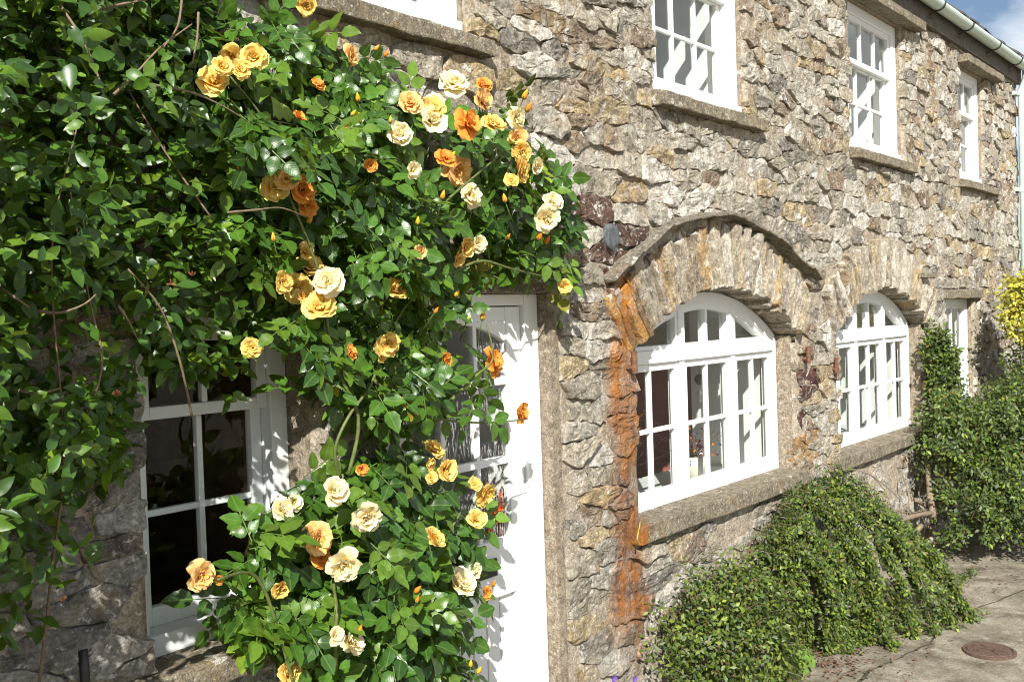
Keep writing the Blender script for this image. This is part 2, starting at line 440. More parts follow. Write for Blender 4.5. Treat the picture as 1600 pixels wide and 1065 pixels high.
# rectangular openings x0, x1, z0, z1 (below the springing for the arches)
OPEN = dict(
    ul=(2.02, 3.20, 3.36, 4.50), w1=(4.73, 5.80, 3.36, 4.50), w2=(7.58, 8.77, 3.36, 4.50), w4=(10.48, 11.30, 3.36, 4.47),
    a1=(4.455, 6.425, 1.0, 1.95), a2=(7.215, 9.185, 1.0, 1.95), sw=(9.89, 10.80, 1.15, 2.17), lw=(1.63, 2.29, 1.06, 2.20), door=(2.62, 3.69, 0.0, 2.25))
BLOCK = [  # sills and lintels occupying the wall face
    (4.68, 5.98, 3.26, 3.36), (7.53, 8.92, 3.25, 3.36), (10.33, 11.72, 3.24, 3.36), (2.0, 3.3, 3.27, 3.36),
    (7.46, 9.08, 4.50, 4.60), (10.4, 11.7, 4.47, 4.57), (4.36, 6.52, 0.94, 1.0), (7.05, 9.3, 0.94, 1.0), (9.77, 11.02, 2.17, 2.26), (1.5, 2.42, 1.0, 1.06),
    (2.5, 3.82, 2.25, 2.40), (3.69, 3.77, 0.0, 2.25), (1.5, 2.45, 2.2, 2.34)]

def arch_a(A): return math.asin(A['half'] / A['R'])

# --- stone layout
pts = []
z = -0.05
while z < ZT + 0.1:
    h = random.choice([0.05, 0.065, 0.085, 0.10, 0.12, 0.14, 0.17])
    x = XL - random.random() * 0.3
    while x < XR + 0.2:
        low = 1.2 if z < 1.9 and 3.4 < x < 5 else 0.9 if x < 2.4 else 1.0
        w = random.choice([0.08, 0.13, 0.18, 0.23, 0.28, 0.35, 0.46]) * random.uniform(0.85, 1.15) * low
        cx = x + w / 2
        if random.random() < 0.2 and h > 0.125:
            pts.append((cx + random.uniform(-.05, .05), z + h * 0.27)); pts.append((cx + random.uniform(-.05, .05), z + h * 0.77))
        else:
            pts.append((cx, z + h * (0.5 + random.uniform(-.22, .22))))
        x += w
    z += h
pts = np.array(pts)
SCZ = 2.35

def clip(poly, a, b, c):
    """keep a*x + b*z <= c"""
    out = []
    n = len(poly)
    for i in range(n):
        p, q_ = poly[i], poly[(i + 1) % n]
        dp, dq = a * p[0] + b * p[1] - c, a * q_[0] + b * q_[1] - c
        if dp <= 0: out.append(p)
        if (dp < 0 < dq) or (dq < 0 < dp):
            t = dp / (dp - dq); out.append((p[0] + t * (q_[0] - p[0]), p[1] + t * (q_[1] - p[1])))
    return out

def area_c(poly):
    a = cx = cz = 0.0
    for (x0, z0), (x1, z1) in zip(poly, poly[1:] + poly[:1]):
        k = x0 * z1 - x1 * z0; a += k; cx += (x0 + x1) * k; cz += (z0 + z1) * k
    if abs(a) < 1e-9: return 0.0, poly[0]
    return a / 2, (cx / (3 * a), cz / (3 * a))

def inside_any(x, z_):
    for (x0, x1, z0, z1) in list(OPEN.values()) + BLOCK:
        if x0 < x < x1 and z0 < z_ < z1: return True
    for A in (A1, A2):
        r = math.hypot(x - A['cx'], z_ - A['cz'])
        if r < A['R'] + RING and z_ > A['cz'] and abs(math.atan2(x - A['cx'], z_ - A['cz'])) < arch_a(A) + 0.05: return True
    return False

cells = []
sp = pts * np.array([1, SCZ])
for i, (px, pz) in enumerate(sp):
    x_, z_ = px, pz / SCZ
    if not (XL < x_ < XR and -0.02 < z_ < ZT) or inside_any(x_, z_): continue
    poly = [(px - .7, pz - .7), (px + .7, pz - .7), (px + .7, pz + .7), (px - .7, pz + .7)]
    d = np.hypot(sp[:, 0] - px, sp[:, 1] - pz); near = np.argsort(d)[1:22]
    for j in near:
        ax, az = sp[j] - sp[i]; mx_, mz_ = (sp[j] + sp[i]) / 2
        poly = clip(poly, ax, az, ax * mx_ + az * mz_)
        if len(poly) < 3: break
    if len(poly) < 3: continue
    poly = [(a, b / SCZ) for a, b in poly]
    poly = clip(poly, 1, 0, XR); poly = clip(poly, -1, 0, -XL); poly = clip(poly, 0, 1, ZT); poly = clip(poly, 0, -1, 0.05)
    for (x0, x1, z0, z1) in list(OPEN.values()) + BLOCK:
        if not poly: break
        if max(p[0] for p in poly) < x0 or min(p[0] for p in poly) > x1 or max(p[1] for p in poly) < z0 or min(p[1] for p in poly) > z1: continue
        g = [x0 - x_, x_ - x1, z0 - z_, z_ - z1]; k = int(np.argmax(g))
        poly = clip(poly, *[(1, 0, x0), (-1, 0, -x1), (0, 1, z0), (0, -1, -z1)][k])
    for A in (A1, A2):
        if not poly: break
        ang = math.atan2(x_ - A['cx'], z_ - A['cz'])
        if z_ > A['cz'] + 0.7 and abs(ang) < arch_a(A) + 0.3:
            nx_, nz_ = math.sin(ang), math.cos(ang); Ro = A['R'] + RING - 0.02
            if abs(ang) < arch_a(A) + 0.06: poly = clip(poly, -nx_, -nz_, -(nx_ * A['cx'] + nz_ * A['cz'] + Ro))
            else:
                s_ = 1 if ang > 0 else -1; aa = arch_a(A) + 0.05   # beside the springers
                n2 = (s_ * math.cos(aa), -math.sin(aa))
                if math.hypot(x_ - A['cx'], z_ - A['cz']) < A['R'] + RING + 0.1:
                    poly = clip(poly, -n2[0], -n2[1], -(n2[0] * A['cx'] + n2[1] * A['cz']))
    if poly and len(poly) >= 3:
        a, c = area_c(poly)
        if a > 0.001: cells.append((poly, c, a))

PAL = [((0.365, 0.33, 0.262), .32), ((0.455, 0.43, 0.37), .23), ((0.40, 0.315, 0.18), .11), ((0.225, 0.168, 0.115), .12), ((0.205, 0.19, 0.168), .11), ((0.60, 0.575, 0.52), .09), ((0.35, 0.255, 0.13), .02)]
def stone_tint(c, voussoir=False):
    col = np.array(random.choices([p[0] for p in PAL], [p[1] for p in PAL])[0]) * random.uniform(0.82, 1.18)
    if voussoir: col = 0.6 * col + 0.4 * np.array((0.44, 0.375, 0.27))
    col = 0.80 * col + 0.20 * np.array((0.37, 0.335, 0.265))
    x_, z_ = c
    if 4.05 < x_ < 4.42 and 2.34 < z_ < 2.72: col = np.array((0.10, 0.062, 0.048)) * random.uniform(.8, 1.3)
    if 4.12 < x_ < 4.5 and 0.5 < z_ < 2.0: col = col * 0.75
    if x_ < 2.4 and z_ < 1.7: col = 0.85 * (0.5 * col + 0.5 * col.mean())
    if 6.43 < x_ < 6.70 and 1.05 < z_ < 1.70: col = np.array((0.10, 0.05, 0.045)) if z_ > 1.3 else np.array((0.34, 0.22, 0.11))
    if z_ < 1.0 and x_ > 3.6 and not voussoir: col = col * 0.88
    return col

def make_stone(mb, poly, h, back=0.03, gap=0.0035, seg=0.036, fine=1.0, seed=0.0, rough=1.0):
    """a hewn block: the polygon inset, its outline chipped, its face built up in rings with a tilted, broken surface"""
    a, c = area_c(poly)
    c = np.array(c)
    P = np.array(poly)
    # resample the outline
    out = []
    for i in range(len(P)):
        p, q_ = P[i], P[(i + 1) % len(P)]; L = np.linalg.norm(q_ - p)
        k = max(1, int(round(L / seg)))
        for t in range(k): out.append(p + (q_ - p) * t / k)
    P = np.array(out); n = len(P)
    P = 0.88 * P + 0.06 * (np.roll(P, 1, 0) + np.roll(P, -1, 0))      # worn corners
    rel = P - c; d = np.linalg.norm(rel, axis=1, keepdims=True)
    P = P - rel / np.maximum(d, 1e-6) * gap
    J = np.array([[mnoise.noise(Vector((p[0] * 21 + seed, p[1] * 21, 1.7))), mnoise.noise(Vector((p[0] * 21, p[1] * 21 + seed, 8.1)))] for p in P])
    J2 = np.array([[mnoise.noise(Vector((p[0] * 55, p[1] * 55, 2.7 + seed))), mnoise.noise(Vector((p[0] * 55, p[1] * 55, 5.1 + seed)))] for p in P])
    P = P + (J * 0.015 + J2 * 0.008) * rough
    tl = np.array([random.uniform(-1, 1) * 0.08, random.uniform(-1, 1) * 0.18])
    rings = [(1.0, None), (1.0, 0.45), (0.965, 0.92), (0.78, 1.0), (0.52, 1.0), (0.26, 1.0)]
    vs, fs = [], []
    for sc, hh in rings:
        for p in P:
            q_ = c + (p - c) * sc
            if hh is None: y = back
            else:
                nz_ = mnoise.noise(Vector((q_[0] * 13 + seed, q_[1] * 13, 3.3))) + 0.75 * mnoise.noise(Vector((q_[0] * 29, q_[1] * 33 + seed, 6.1))) + 0.4 * mnoise.noise(Vector((q_[0] * 70, q_[1] * 70 + seed, 9.1)))
                y = -(h * hh + hh * float((q_ - c) @ tl) + nz_ * 0.0120 * rough * min(1, hh + 0.25))
            vs.append((q_[0], y, q_[1]))
    nz_ = mnoise.noise(Vector((c[0] * 13 + seed, c[1] * 13, 3.3)))
    vs.append((c[0], -(h + nz_ * 0.0120 * rough), c[1]))
    for r in range(len(rings) - 1):
        for i in range(n):
            j = (i + 1) % n
            fs.append((r * n + i, r * n + j, (r + 1) * n + j, (r + 1) * n + i))
    top = (len(rings) - 1) * n; ce = len(vs) - 1
    for i in range(n): fs.append((top + i, top + (i + 1) % n, ce))
    mb.add(vs, fs); return len(vs)

# --- the mortar wall sheet with its openings
def grid_lines(lo, hi, step, extra):
    g = list(np.arange(lo, hi, step)) + [hi]
    extra = sorted(set(round(e, 4) for e in extra if lo < e < hi))
    g = [v for v in g if all(abs(v - e) > step * 0.4 for e in extra)] + extra
    return np.array(sorted(g))
gx = grid_lines(XL, XR, 0.045, [v for o in OPEN.values() for v in o[:2]])
gz = grid_lines(-0.1, ZT, 0.04, [v for o in OPEN.values() for v in o[2:]])
wm = MB()
for zz in gz:
    for xx in gx:
        edge = any(abs(xx - e) < 1e-3 and o[2] - .01 < zz < o[3] + .01 for o in OPEN.values() for e in o[:2])
        y = 0.001 + 0.009 * mnoise.noise(Vector((xx * 9, zz * 9, 0.5))) + 0.005 * mnoise.noise(Vector((xx * 23, zz * 23, 7)))
        if edge: y = 0.034
        wm.v.append((xx, y, zz))
nxx = len(gx)
for j in range(len(gz) - 1):
    for i in range(nxx - 1):
        cx, cz = (gx[i] + gx[i + 1]) / 2, (gz[j] + gz[j + 1]) / 2
        if any(o[0] < cx < o[1] and o[2] < cz < o[3] for o in OPEN.values()): continue
        if any(math.hypot(cx - A['cx'], cz - A['cz']) < A['R'] + 0.06 and abs(cx - A['cx']) < A['half'] + 0.02 and cz > 1.9 for A in (A1, A2)): continue
        k = j * nxx + i
        wm.f.append((k, k + 1, k + nxx + 1, k + nxx))
wall = part(wm, "wall", M['mortar'], smooth=True)

# --- which stones show largest
def screen_size(c, a):
    u, v = proj((c[0], 0, c[1]))
    if not (-20 < u < 1620 and -20 < v < 1085): return 0.0
    if u < 480 and v < 760: return 0.01
    return a / (2.0 + c[0]) ** 3
order = sorted(range(len(cells)), key=lambda i: -screen_size(cells[i][1], cells[i][2]))
single = set(order[:300])
mass = MB()
for i, (poly, c, a) in enumerate(cells):
    h = random.choice([0.003, 0.006, 0.009, 0.012, 0.016, 0.020, 0.028])
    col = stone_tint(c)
    mb = MB() if i in single else mass
    k = make_stone(mb, poly, h, back=0.06, seed=i * 3.17, rough=1.1, seg=0.030 if i in single else 0.04)
    mb.c.extend([col] * k)
    if i in single: part(mb, "stone", M['stone'], wall)
part(mass, "small_stones", M['stone'], wall, kind='stuff')

# --- voussoirs of the two arches
def arch_stones(A, n, seed):
    a = arch_a(A) + 0.045
    cuts = np.cumsum(np.random.default_rng(seed).uniform(0.65, 1.35, n)); cuts = -a + 2 * a * np.concatenate([[0], cuts / cuts[-1]])
    for i in range(n):
        a0, a1 = cuts[i], cuts[i + 1]
        ri = A['R'] + random.uniform(-0.018, 0.012); ro = A['R'] + RING * random.uniform(0.8, 1.0)
        poly = [(A['cx'] + r * math.sin(t), A['cz'] + r * math.cos(t)) for r, t in ((ri, a0), (ri, a1), (ro, a1), (ro, a0))]
        m_ = MB(); ar, c = area_c(poly)
        if ar < 0: poly.reverse()
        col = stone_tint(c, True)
        if A is A1 and i < 4: col = np.array((0.40, 0.26, 0.10)) if i % 2 == 0 else np.array((0.2, 0.15, 0.10))
        elif random.random() < 0.13: col = np.array((0.38, 0.275, 0.145))
        k = make_stone(m_, poly, random.uniform(0.012, 0.05), back=0.15, gap=0.005, seg=0.04, seed=seed + i * 2.3, rough=0.75)
        m_.c.extend([col] * k)
        part(m_, "voussoir", M['stone'], wall)
arch_stones(A1, 38, 11); arch_stones(A2, 35, 23)

# --- hood mould over the near arch: rough slabs bedded edgewise
hood_pts = [un(u, v, -0.07) for u, v in ((962, 440), (1000, 397), (1052, 355), (1095, 343), (1140, 337), (1178, 352), (1214, 375), (1248, 405), (1284, 438))]
hood = MB()
hood_objs = []
hp2 = []
for a_, b_ in zip(hood_pts[:-1], hood_pts[1:]): hp2 += [a_, (a_ + b_) / 2 + np.array([0, 0, 0.004])]
hood_pts = hp2 + [hood_pts[-1]]
for i in range(len(hood_pts) - 1):
    p, q_ = hood_pts[i], hood_pts[i + 1]
    d = (q_ - p); d = d / np.linalg.norm(d); nrm = np.array([-d[2], 0, d[0]]); th = random.uniform(0.014, 0.026); lift = random.uniform(-.003, .004)
    m_ = MB(); vs = []
    for e, s_ in ((p - d * 0.008, 0), (q_ + d * 0.008, 1)):
        pr = -0.085 - random.uniform(-0.015, 0.025)
        for yy, oo in ((pr, 0.004 + lift), (0.03, -0.012 + lift), (0.03, th + 0.02 + lift), (pr, th + lift)):
            vs.append((e[0] + nrm[0] * oo + random.uniform(-.004, .004), yy, e[2] + nrm[2] * oo + random.uniform(-.004, .004)))
    m_.add(vs, [(0, 3, 2, 1), (4, 5, 6, 7), (0, 1, 5, 4), (1, 2, 6, 5), (2, 3, 7, 6), (3, 0, 4, 7)])
    hood_objs.append(m_)
M['hood'] = stone_mat('hood_stone', base=(0.24, 0.215, 0.17), lichen=0.3, vscale=1.8)
hm = part(hood_objs[0], "hood_mould", M['hood'], bevel=0.006)
for m_ in hood_objs[1:]: part(m_, "hood_slab", M['hood'], hm, bevel=0.006)
# flat slab stub at the far end of the second arch
m_ = MB(); p = un(1452, 432, -0.06); m_.box(p[0] - .15, p[0] + .12, -0.08, 0.02, p[2] - .01, p[2] + .03); part(m_, "slab_stub", M['dressed'], bevel=0.006)

# --- sills and lintels
def slab(name, x0, x1, y0, y1, z0, z1, mat=None, n=14, jit=0.006, slope=0.0):
    """a dressed stone slab with slightly worn edges"""
    m_ = MB(); xs_ = np.linspace(x0, x1, n + 1)
    for i, xx in enumerate(xs_):
        j = lambda: random.uniform(-jit, jit)
        m_.v += [(xx, y0 + j(), z0 + j()), (xx, y1, z0), (xx, y1, z1 + slope), (xx, y0 + j() * .7, z1 + j() * .6)]
    for i in range(n):
        a = i * 4; b = a + 4
        m_.f += [(a, b, b + 1, a + 1), (a + 1, b + 1, b + 2, a + 2), (a + 2, b + 2, b + 3, a + 3), (a + 3, b + 3, b, a)]
    m_.f += [(0, 1, 2, 3), (n * 4 + 3, n * 4 + 2, n * 4 + 1, n * 4)]
    return part(m_, name, mat or M['dressed'], bevel=0.007)
for k, (x0, x1) in dict(w1=(4.68, 5.98), w2=(7.53, 8.92), w4=(10.33, 11.72), ul=(1.9, 3.30)).items():
    slab("window_sill", x0, x1, -0.075, 0.16, 3.262, 3.335, slope=0.025)
slab("window_sill", 4.36, 6.52, -0.062, 0.16, 0.935, 1.03, slope=0.012)
slab("window_sill", 6.98, 9.32, -0.062, 0.16, 0.935, 1.03, slope=0.012)
slab("window_sill", 1.45, 2.50, -0.05, 0.2, 0.99, 1.07, slope=0.02, jit=0.012)
slab("lintel", 7.40, 9.09, -0.115, 0.18, 4.505, 4.58)
slab("lintel", 10.38, 11.72, -0.115, 0.18, 4.475, 4.55)
slab("lintel", 4.55, 6.0, -0.10, 0.18, 4.505, 4.58)
slab("lintel", 1.8, 3.4, -0.10, 0.18, 4.505, 4.58)
slab("lintel", 9.77, 11.02, -0.045, 0.18, 2.172, 2.255)
slab("lintel", 2.5, 3.82, -0.03, 0.2, 2.252, 2.40)
slab("lintel", 1.5, 2.45, -0.03, 0.2, 2.202, 2.34)

# --- rendered reveals round the openings, and white inner reveals through the thick wall
TH = 0.80
def reveal(o, yf, arch=False, mat=None):
    x0, x1, z0, z1 = o; t = 0.03
    m_ = MB()
    for xa, xb in ((x0 - t, x0), (x1, x1 + t)):
        m_ = MB(); m_.box(xa, xb, 0.026, yf + 0.14, z0, z1); part(m_, "reveal", M['render'])
    if not arch:
        m_ = MB(); m_.box(x0 - t, x1 + t, 0.01, yf + 0.14, z1, z1 + t); part(m_, "reveal", M['render'])
    z1i = z1 if not arch else 2.32
    m_ = MB(); y0, y1 = yf + 0.12, TH; s_ = 0.02
    c = lambda x, y, z_: (x, y, z_)
    quads = [((x0 + .001, y0, z0), (x0 - s_, y1, z0), (x0 - s_, y1, z1i), (x0 + .001, y0, z1i)), ((x1 - .001, y0, z0), (x1 + s_, y1, z0), (x1 + s_, y1, z1i), (x1 - .001, y0, z1i)),
             ((x0, y0, z1i - .001), (x1, y0, z1i - .001), (x1 + s_, y1, z1i - .001), (x0 - s_, y1, z1i - .001)), ((x0, y0, z0 + 0.02), (x1, y0, z0 + 0.02), (x1 + s_, y1, z0 + 0.02), (x0 - s_, y1, z0 + 0.02))]
    for q4 in quads: m_.add(q4, [(0, 1, 2, 3)])
    ob = part(m_, "inner_reveal", mat or M['inwhite'])
    md = ob.modifiers.new("thick", 'SOLIDIFY'); md.thickness = 0.012
for k in ('ul', 'w1', 'w2', 'w4'): reveal(OPEN[k], 0.05)
reveal(OPEN['a1'], 0.12, True); reveal(OPEN['a2'], 0.12, True); reveal(OPEN['sw'], 0.06); reveal(OPEN['lw'], 0.14, mat=M['wood']); reveal(OPEN['door'], 0.05)

# --- interior: plastered rooms with partitions, so the glass looks into something
m_ = MB()
def wall_with_holes(mb, y, lo, hi, zlo, zhi, holes):
    gx_ = sorted(set([lo, hi] + [v for h in holes for v in h[:2]])); gz_ = sorted(set([zlo, zhi] + [v for h in holes for v in h[2:]]))
    for i in range(len(gx_) - 1):
        for j in range(len(gz_) - 1):
            cx, cz = (gx_[i] + gx_[i + 1]) / 2, (gz_[j] + gz_[j + 1]) / 2
            if any(h[0] < cx < h[1] and h[2] < cz < h[3] for h in holes): continue
            mb.add([(gx_[i], y, gz_[j]), (gx_[i + 1], y, gz_[j]), (gx_[i + 1], y, gz_[j + 1]), (gx_[i], y, gz_[j + 1])], [(0, 1, 2, 3)])
holes = [(x0 - .02, x1 + .02, z0 + .02, 2.32 if k in ('a1', 'a2') else z1) for k, (x0, x1, z0, z1) in OPEN.items()]
wall_with_holes(m_, TH, XL, XR, 0.0, 5.0, holes)
part(m_, "inner_wall", M['wallin'])
m_ = MB()
m_.box(XL, XR, 4.6, 4.8, 0, 4.75)
m_.box(XL, XL + .3, 0.05, 4.6, 0, 4.75); m_.box(XR - .35, XR, 0.03, 4.6, 0, 4.75)
part(m_, "back_wall", M['wallin'])
m_ = MB(); m_.box(XL + .3, XR - .35, TH, 4.6, 2.62, 2.9); part(m_, "upper_floor", M['wallin'])
m_ = MB(); m_.box(XL + .3, XR - .35, TH, 4.6, 0.01, 0.08); part(m_, "room_floor", M['floorin'])
m_ = MB(); m_.box(XL + .3, XR - .35, TH, 4.6, 4.72, 4.85); part(m_, "ceiling", M['wallin'])
for xx in (2.45, 4.0, 6.72, 9.48):
    m_ = MB(); m_.box(xx - .06, xx + .06, TH, 4.6, 0.08, 2.62); pw = part(m_, "partition_wall", M['wallin'])
    if xx == 6.72:
        m_ = MB(); m_.box(xx - .075, xx - .062, TH + .01, 4.6, 0.08, 1.72); part(m_, "dado_panel", M['pinkin'], pw)
for xx in (3.9, 6.1, 9.1):
    m_ = MB(); m_.box(xx - .06, xx + .06, TH, 4.6, 2.9, 4.72); part(m_, "partition_wall", M['wallin'])

m_ = MB(); m_.box(2.36, 2.385, TH + .01, 4.55, .085, 2.6); m_.box(-1.6, 2.35, 2.4, 2.43, .085, 2.6); part(m_, 'wood_panelling', M['wood'])
# --- windows
def pane_box(x0, x1, y, z0, z1, parent, mat='glass'):
    p_ = MB(); p_.box(x0 - .006, x1 + .006, y, y + 0.004, z0 - .006, z1 + .006); return part(p_, "pane", M[mat], parent)

def sash(x0, x1, y0, z0, z1, cols, rows, st, bar, mat, parent, depth=0.038, name="sash", bot=None):
    """one glazed sash: stiles, rails, glazing bars in one mesh with each pane a child beside it"""
    bot = bot or st; m_ = MB()
    m_.box(x0, x0 + st, y0, y0 + depth, z0, z1); m_.box(x1 - st, x1, y0, y0 + depth, z0, z1)
    m_.box(x0 + st, x1 - st, y0 + .001, y0 + depth - .001, z0, z0 + bot); m_.box(x0 + st, x1 - st, y0 + .001, y0 + depth - .001, z1 - st, z1)
    gx0, gx1, gz0, gz1 = x0 + st, x1 - st, z0 + bot, z1 - st
    pw, ph = (gx1 - gx0 - bar * (cols - 1)) / cols, (gz1 - gz0 - bar * (rows - 1)) / rows
    for i in range(1, cols): m_.box(gx0 + i * (pw + bar) - bar, gx0 + i * (pw + bar), y0 + .005, y0 + depth - .005, gz0, gz1)
    for j in range(1, rows):
        for i in range(cols): m_.box(gx0 + i * (pw + bar), gx0 + i * (pw + bar) + pw, y0 + .007, y0 + depth - .007, gz0 + j * (ph + bar) - bar, gz0 + j * (ph + bar))
    part(m_, name, M[mat], parent, bevel=0.004)
    for i in range(cols):
        for j in range(rows):
            pane_box(gx0 + i * (pw + bar), gx0 + i * (pw + bar) + pw, y0 + depth * .6, gz0 + j * (ph + bar), gz0 + j * (ph + bar) + ph, parent)

def sash_window(o, y, mat, jamb, cols, meet, rows_up, rows_lo, sill_h=0.05, label=None):
    x0, x1, z0, z1 = o; m_ = MB()
    m_.box(x0 + .002, x0 + jamb, y, y + .11, z0 + .01, z1 - .002); m_.box(x1 - jamb, x1 - .002, y, y + .11, z0 + .01, z1 - .002)
    m_.box(x0 + jamb, x1 - jamb, y + .001, y + .11, z1 - jamb * .8, z1 - .002)
    m_.box(x0 + .003, x1 - .003, y - .03, y + .11, z0 - .005, z0 + sill_h)
    w = part(m_, "window", M[mat], bevel=0.004)
    if label: w['label'] = label
    xi0, xi1 = x0 + jamb, x1 - jamb
    sash(xi0 + .001, xi1 - .001, y + .018, meet - .02, z1 - jamb * .8, cols, rows_up, 0.042, 0.022, mat, w)
    sash(xi0 + .001, xi1 - .001, y + .060, z0 + sill_h, meet + .02, cols, rows_lo, 0.045, 0.022, mat, w, bot=0.065)
    return w
sash_window(OPEN['w1'], 0.05, 'white', 0.10, 3, 4.06, 1, 2)
sash_window(OPEN['w2'], 0.05, 'white', 0.10, 3, 4.06, 1, 2)
sash_window(OPEN['w4'], 0.05, 'white', 0.09, 2, 4.05, 1, 2)
sash_window(OPEN['ul'], 0.05, 'white', 0.10, 3, 4.06, 1, 2)
sash_window(OPEN['lw'], 0.14, 'oldwhite', 0.075, 2, 1.865, 1, 2, 0.09, label="weathered white sash window half hidden by creepers")
x0, x1, z0, z1 = OPEN['sw']
sash_window(OPEN['sw'], 0.06, 'white', 0.07, 2, 1.66, 1, 1)

def arched_window(A, o):
    x0, x1, z0, zs = o; y = 0.125; cx, cz, R = A['cx'], A['cz'], A['R'] - 0.008; a = math.asin((A['half'] - .012) / R)
    x0 += .006; x1 -= .006; zb = 1.035
    fr = 0.05; tz0, tz1 = 1.852, 1.925                      # transom
    az = lambda x, r: cz + math.sqrt(r * r - (x - cx) ** 2)
    m_ = MB()
    m_.box(x0, x0 + fr, y, y + .09, zb, 1.94); m_.box(x1 - fr, x1, y, y + .09, zb, 1.94)
    m_.box(x0 + fr, x1 - fr, y + .001, y + .09, zb, zb + .035); m_.box(x0 + fr, x1 - fr, y - .006, y + .09, tz0, tz1)
    W = x1 - x0; ml, mr = x0 + W * 0.352, x0 + W * 0.682     # mullions
    for mx_ in (ml, mr):
        m_.box(mx_ - .028, mx_ + .028, y + .002, y + .088, zb + .035, tz0)
        m_.box(mx_ - .028, mx_ + .028, y + .002, y + .088, tz1, az(mx_, R - .06))
    m_.band(cx, cz, R - 0.075, R, -a, a, y + .0015, y + .0895, 40)
    m_.box(x0 - .004, x1 + .06, y - .085, y + .02, 0.995, zb - .002)          # timber sill board
    w = part(m_, "arched_window", M['white'], bevel=0.003)
    # lower casements
    lights = [(x0 + fr, ml - .028), (ml + .028, mr - .028), (mr + .028, x1 - fr)]
    for xa, xb in lights:
        sash(xa + .002, xb - .002, y + .012, zb + .037, tz0 - .002, 2, 2, 0.042, 0.026, 'white', w, name="casement", bot=0.06)
    # upper lights: bars and panes following the arch
    ri = R - 0.075
    m_ = MB(); zl = tz1 + .026
    m_.box(x0 + .2, x1 - .2, y + .01, y + .07, tz1 + .0005, zl)
    m_.band(cx, cz, ri - .03, ri + .002, -a * .97, a * .97, y + .012, y + .068, 36)
    for xa in (ml - .056, ml + .028, mr - .056, mr + .028): m_.box(xa, xa + .028, y + .011, y + .069, zl, az(xa, ri) - .015)
    xm = (ml + mr) / 2; m_.box(xm - .014, xm + .014, y + .013, y + .067, zl, az(xm, ri) - .02)
    part(m_, "fanlight", M['white'], w, bevel=0.003)
    rp = ri - .024
    for xa, xb in ((x0 + .22, ml - .05), (ml + .05, xm - .012), (xm + .012, mr - .05), (mr + .05, x1 - .22)):
        xs_ = np.linspace(xa, xb, 9); top = [(x, az(x, rp)) for x in xs_ if az(x, rp) > zl + .004]
        if len(top) < 2: continue
        if top[0][0] > xs_[0] + 1e-6:
            xe = cx - math.sqrt(rp * rp - (zl - cz) ** 2); base = [(xe, zl - .005), (xs_[-1], zl - .005)]
        elif top[-1][0] < xs_[-1] - 1e-6:
            xe = cx + math.sqrt(rp * rp - (zl - cz) ** 2); base = [(xs_[0], zl - .005), (xe, zl - .005)]
        else: base = [(xs_[0], zl - .005), (xs_[-1], zl - .005)]
        p_ = MB(); p_.prism(base + list(reversed(top)), y + .04, y + .044); part(p_, "pane", M['glass'], w)
    return w
arched_window(A1, OPEN['a1']); arched_window(A2, OPEN['a2'])

# --- the door
dx0, dx1 = 2.735, 3.585; dy = 0.075; dzt = 2.19
m_ = MB()
m_.box(2.622, dx0 - .004, 0.05, 0.15, 0.02, 2.248); m_.box(dx1 + .004, 3.688, 0.05, 0.15, 0.02, 2.248); m_.box(dx0 - .004, dx1 + .004, 0.051, 0.15, dzt + .006, 2.248)
dframe = part(m_, "door_frame", M['white'], bevel=0.005)
m_ = MB()
st = 0.105; gx0, gx1 = dx0 + st, dx1 - st; rows = [(1.14, 1.475), (1.51, 1.835), (1.87, 2.085)]
m_.box(dx0, gx0, dy, dy + .045, 0.03, dzt); m_.box(gx1, dx1, dy, dy + .045, 0.03, dzt)
m_.box(gx0, gx1, dy + .001, dy + .044, 0.9, 1.14); m_.box(gx0, gx1, dy + .001, dy + .044, 0.03, 0.22)
m_.box(gx0, gx1, dy + .001, dy + .044, 2.125, dzt)
for z0, z1 in ((1.475, 1.51), (1.835, 1.87)): m_.box(gx0, gx1, dy + .004, dy + .04, z0, z1)
bw = 0.026; pw = (gx1 - gx0 - 2 * bw) / 3
for i in (1, 2): m_.box(gx0 + i * (pw + bw) - bw, gx0 + i * (pw + bw), dy + .003, dy + .041, 1.14, 2.125)
# arched top rail
n = 18
for i in range(n):
    xa, xb = gx0 + (gx1 - gx0) * i / n, gx0 + (gx1 - gx0) * (i + 1) / n
    f_ = lambda x: 2.03 + 0.085 * (1 - ((x - (gx0 + gx1) / 2) / ((gx1 - gx0) / 2)) ** 2)
    m_.add([(xa, dy + .002, f_(xa)), (xb, dy + .002, f_(xb)), (xb, dy + .002, 2.126), (xa, dy + .002, 2.126), (xa, dy + .043, f_(xa)), (xb, dy + .043, f_(xb)), (xb, dy + .043, 2.126), (xa, dy + .043, 2.126)],
           [(0, 1, 2, 3), (7, 6, 5, 4), (0, 4, 5, 1)])
door = part(m_, "door", M['white'], bevel=0.005, label="white panelled door with nine textured glass panes")
m_ = MB(); nb = 7
for i in range(nb):
    xa = gx0 + (gx1 - gx0) * i / nb; m_.box(xa + .004, xa + (gx1 - gx0) / nb - .004, dy + .012, dy + .036, 0.22, 0.9)
m_.box(gx0, gx1, dy + .03, dy + .038, 0.221, 0.899)
part(m_, "door_panel", M['white'], door, bevel=0.003)
m_ = MB(); m_.box(gx0 + .0, gx1, dy - .012, dy + .002, 0.885, 0.915); part(m_, "panel_moulding", M['white'], door, bevel=0.006)
m_ = MB(); m_.box(3.10, 3.36, dy - .01, dy + .002, 0.985, 1.065); lb = part(m_, "letterbox", M['plastic'], door, bevel=0.004)
for i in range(3):
    for z0, z1 in rows:
        pane_box(gx0 + i * (pw + bw), gx0 + i * (pw + bw) + pw, dy + .02, z0, z1 + (0.04 if z0 > 1.8 else 0), door, 'wavy')
